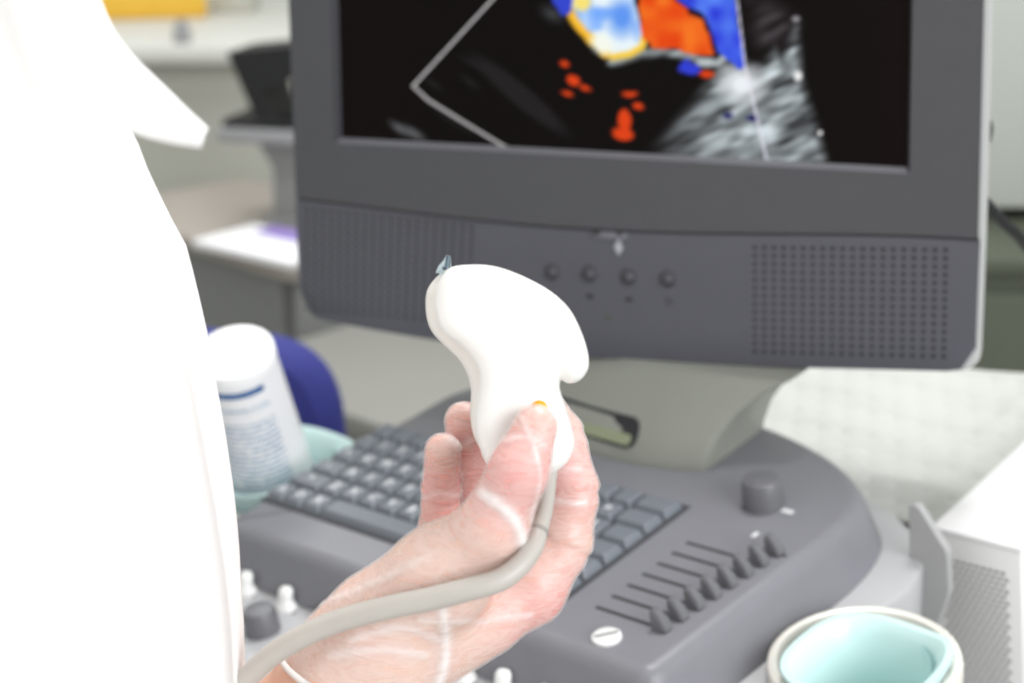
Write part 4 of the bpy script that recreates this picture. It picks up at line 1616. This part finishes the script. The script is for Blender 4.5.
def build_background():
    # desk, its front edge running down to the right
    a, b = on_z(180, 235, 0.75), on_z(297, 270, 0.75)
    yaw = math.atan2(b.y - a.y, b.x - a.x)
    M = Matrix.Translation((a.x, a.y, 0)) @ Matrix.Rotation(yaw, 4, 'Z')
    d = root('desk', 'brownish grey desk with dark front behind the monitor', 'desk', M)
    bm_obj('desktop', box_bm(-0.30, 0.30, 0, 0.36, 0.725, 0.75, 0.004), 'desk_top', d)
    bm_obj('modesty_panel', box_bm(-0.26, 0.27, 0.03, 0.05, 0.25, 0.726), 'desk_dark', d)
    for x in (-0.29, 0.24):
        bm_obj('leg', box_bm(x, x + 0.05, 0.03, 0.34, 0, 0.726, 0.003), 'desk_dark', d)
    # papers on the desk
    c = on_z(268, 236, 0.752)
    P = Matrix.Translation((c.x, c.y, 0.7505)) @ Matrix.Rotation(yaw + 0.12, 4, 'Z')
    o = bm_obj('paper_stack', box_bm(-0.05, 0.18, -0.125, 0.02, 0, 0.012, 0.001), 'paper')
    o.matrix_world = P
    tag(o, 'stack of white paper lying on the desk left of the monitor', 'paper')
    f = bm_obj('folder', box_bm(0.0, 0.16, -0.03, 0.015, 0, 0.004, 0.0005), 'purple')
    f.matrix_world = P @ Matrix.Translation((0, 0, 0.0125))
    tag(f, 'thin purple folder on the white paper stack', 'folder')
    # raised counter behind the desk
    a, b = on_z(150, 181, 0.75), on_z(292, 160, 0.75)
    yaw2 = math.atan2(b.y - a.y, b.x - a.x)
    M2 = Matrix.Translation((a.x, a.y, 0)) @ Matrix.Rotation(0.0, 4, 'Z')
    c = root('counter', 'raised grey counter with pale top along the back wall', 'counter', Matrix.Translation((a.x, 3.36, 0)))
    bm_obj('body', box_bm(-2.2, 2.6, 0.0, 1.02, 0, 0.955), 'counter_grey', c, False)
    bm_obj('worktop', box_bm(-2.2, 2.6, -0.04, 1.035, 0.955, 0.99, 0.006), 'counter_top', c)
    # yellow tray, grey box and small grey bottle on the counter
    Z = 0.9905
    p = on_z(120, 20, Z)
    r = bm_obj('file_tray', box_bm(-0.16, 0.17, -0.1, 0.1, 0, 0.10, 0.008), 'yellow')
    r.matrix_world = Matrix.Translation((p.x, p.y + 0.1, Z)) @ Matrix.Rotation(0.25, 4, 'Z')
    tag(r, 'yellow box on the pale counter by the back wall', 'box')
    p = on_z(232, 12, Z)
    r = bm_obj('storage_box', box_bm(-0.05, 0.05, -0.05, 0.05, 0, 0.08, 0.006), 'counter_grey')
    r.matrix_world = Matrix.Translation((p.x, p.y + 0.05, Z))
    tag(r, 'small grey box on the pale counter by the back wall', 'box')
    p = on_z(170, 52, Z)
    r = bm_obj('small_jar', lathe_bm([(0.017, 0), (0.018, 0.004), (0.018, 0.03), (0.012, 0.036), (0.012, 0.045), (0.008, 0.047)], 20), 'tray_grey')
    r.matrix_world = Matrix.Translation((p.x, p.y + 0.13, Z))
    tag(r, 'small grey jar standing on the pale counter', 'jar')
    # black tilted device on a grey tray with a pedestal, on the desk
    Zd = 2.86
    base = at(275, 130, Zd)
    M3 = Matrix.Translation((base.x, base.y, 0.7505)) @ Matrix.Rotation(-0.25, 4, 'Z')
    dv = root('terminal', 'black tilted terminal on a grey tray and pedestal left of the monitor', 'device', M3)
    zt = base.z - 0.7505
    u = Zd / FPX
    bm_obj('foot', box_bm(-0.02, 0.08, -0.03, 0.05, 0, 0.012, 0.004), 'tray_grey', dv)
    bm_obj('pedestal', rings_bm([[(x0 + sx * w, y0 + sy * 0.025, z) for sx, sy in ((-1, -1), (1, -1), (1, 1), (-1, 1))] for x0, y0, w, z in ((0.03, 0.01, 0.035, 0.01), (0.03, 0.01, 0.03, zt * .6), (0.02, 0, 0.05, zt - 0.005))]), 'desk_dark', dv)
    bm_obj('tray', box_bm(-46 * u, 70 * u, -0.07, 0.09, zt - 0.012, zt + 0.012, 0.006), 'tray_grey', dv)
    bm_obj('pad', box_bm(-42 * u, 66 * u, -0.06, 0.08, zt + 0.012, zt + 0.026, 0.004), 'black', dv)
    # slanted panel leaning to the right, open towards the back
    bm = rings_bm([[(-35 * u + k, y, zt + 80 * u), (60 * u + k, y, zt + 92 * u), (66 * u + k, y, zt + 70 * u), (0 * u + k, y, zt + 44 * u), (10 * u + k, y, zt + 14 * u), (-8 * u + k, y, zt + 16 * u)] for y, k in ((-0.05, 0), (0.07, 0))])
    bm_obj('screen_hood', bm, 'black', dv, False)
    # low cabinet between desk and console
    M4 = place(400, 372, 0.66) @ Matrix.Translation((0.04, 0, 0.14))
    lc = root('low_cabinet', 'low light grey cabinet between the desk and the console', 'cabinet', M4)
    bm_obj('body', box_bm(-0.26, 0.32, -0.16, 0.16, 0.04, 0.495, 0.004), 'low_grey', lc)
    bm_obj('top', box_bm(-0.27, 0.33, -0.17, 0.17, 0.495, 0.52, 0.005), 'low_grey', lc)
    for x in (-0.25, 0.035):
        dr = bm_obj('door', box_bm(x, x + 0.275, -0.172, -0.16, 0.07, 0.48, 0.003), 'low_grey', lc)
        bm_obj('handle', box_bm(x + 0.15, x + 0.23, -0.185, -0.172, 0.42, 0.43, 0.003), 'tray_grey', dr)
    bm_obj('plinth', box_bm(-0.24, 0.30, -0.13, 0.14, -0.14, 0.04), 'desk_dark', lc, False)
    # blue upholstered chair
    Zc = 1.62
    p = at(232, 412, Zc)
    yaw = -0.25
    M5 = Matrix.Translation((p.x, p.y, 0)) @ Matrix.Rotation(yaw, 4, 'Z')
    ch = root('chair', 'blue fabric chair behind the white canister', 'chair', M5)
    u = Zc / FPX
    prof = round_poly([(-120 * u, -0.14), (122 * u, -0.14), (112 * u, 0.082), (-112 * u, 0.082)], [0.04, 0.05, 0.085, 0.085], 10)
    bm = rings_bm([[(x, y0, p.z + z) for x, z in inset(prof, dd)] for dd, y0 in ((0.03, -0.034), (0.012, -0.03), (0.003, -0.018), (0, 0), (0.003, 0.018), (0.012, 0.03), (0.03, 0.034))])
    bmesh.ops.subdivide_edges(bm, edges=bm.edges[:], cuts=1)
    bm_obj('backrest', bm, 'blue_fabric', ch)
    sz = 0.47
    bm = outline_loft(round_poly([(-0.2, -0.44), (0.2, -0.44), (0.2, -0.04), (-0.2, -0.04)], 0.07, 8), [(0.02, sz - 0.06), (0.0, sz - 0.045), (0.0, sz - 0.02), (0.012, sz - 0.004), (0.04, sz)])
    bm_obj('seat', bm, 'blue_fabric', ch)
    bm_obj('back_post', tube_bm([(0, -0.2, sz - 0.07), (0, 0.03, sz - 0.07), (0, 0.055, sz + 0.05), (0, 0.04, p.z - 0.05)], 0.014, 12), 'black', ch)
    bm_obj('gas_lift', lathe_bm([(0.03, 0.09), (0.03, 0.25), (0.018, 0.25), (0.018, sz - 0.055)], 16, 0, -0.24), 'black', ch)
    for k in range(5):
        a = 2 * math.pi * k / 5 + 0.3
        bm_obj('leg', tube_bm([(0, -0.24, 0.11), (0.14 * math.cos(a), -0.24 + 0.14 * math.sin(a), 0.085), (0.26 * math.cos(a), -0.24 + 0.26 * math.sin(a), 0.055)], [0.02, 0.017, 0.013], 10), 'black', ch)
        bm = bmesh.new()
        bmesh.ops.create_uvsphere(bm, u_segments=12, v_segments=8, radius=0.027)
        bmesh.ops.translate(bm, verts=bm.verts, vec=(0.26 * math.cos(a), -0.24 + 0.26 * math.sin(a), 0.027))
        bm_obj('caster', bm, 'rubber', ch)
    # dark green cabinet on the right, far behind the monitor
    p = on_z(1000, 258, 0.95)
    M6 = Matrix.Translation((p.x, p.y, 0))
    gc = root('supply_cabinet', 'dark green cabinet behind the monitor at the right edge', 'cabinet', M6)
    bm_obj('body', box_bm(-0.12, 1.2, 0, 0.4, 0.06, 0.93, 0.004), 'green_dark', gc)
    bm_obj('top', box_bm(-0.13, 1.21, -0.01, 0.41, 0.93, 0.95, 0.004), 'green_dark', gc)
    for x in (-0.11, 0.545):
        dr = bm_obj('door', box_bm(x, x + 0.64, -0.014, 0.0, 0.10, 0.91, 0.003), 'green_dark', gc)
        bm_obj('handle', box_bm(x + 0.58, x + 0.60, -0.03, -0.014, 0.5, 0.62, 0.003), 'tray_grey', dr)
    bm_obj('plinth', box_bm(-0.10, 1.18, 0.03, 0.38, 0, 0.06), 'black', gc, False)
    # white instrument on that cabinet with a pale tube looping down its side
    p2 = on_z(1010, 240, 0.951)
    M7 = Matrix.Translation((p2.x, p2.y + 0.12, 0.951))
    ins = root('instrument_case', 'pale instrument case standing on the dark green cabinet', 'case', M7)
    bm_obj('case', box_bm(-0.11, 0.5, -0.02, 0.2, 0.012, 0.62, 0.012), mat('instrument', (180, 184, 177), 0.5, 0.02), ins)
    for x in (-0.07, 0.42):
        bm_obj('foot', lathe_bm([(0.02, 0), (0.02, 0.013)], 14, x, 0.08), 'rubber', ins)
    q = [at(1003, -60, 2.2), at(1004, 0, 2.2), at(1006, 50, 2.19), at(1013, 90, 2.18), at(1030, 112, 2.18), at(1060, 108, 2.18), at(1075, 60, 2.19)]
    qi = M7.inverted()
    bm_obj('tube', tube_bm([tuple(qi @ v) for v in q], 0.009, 12), 'tube_clear', ins)


build_background()
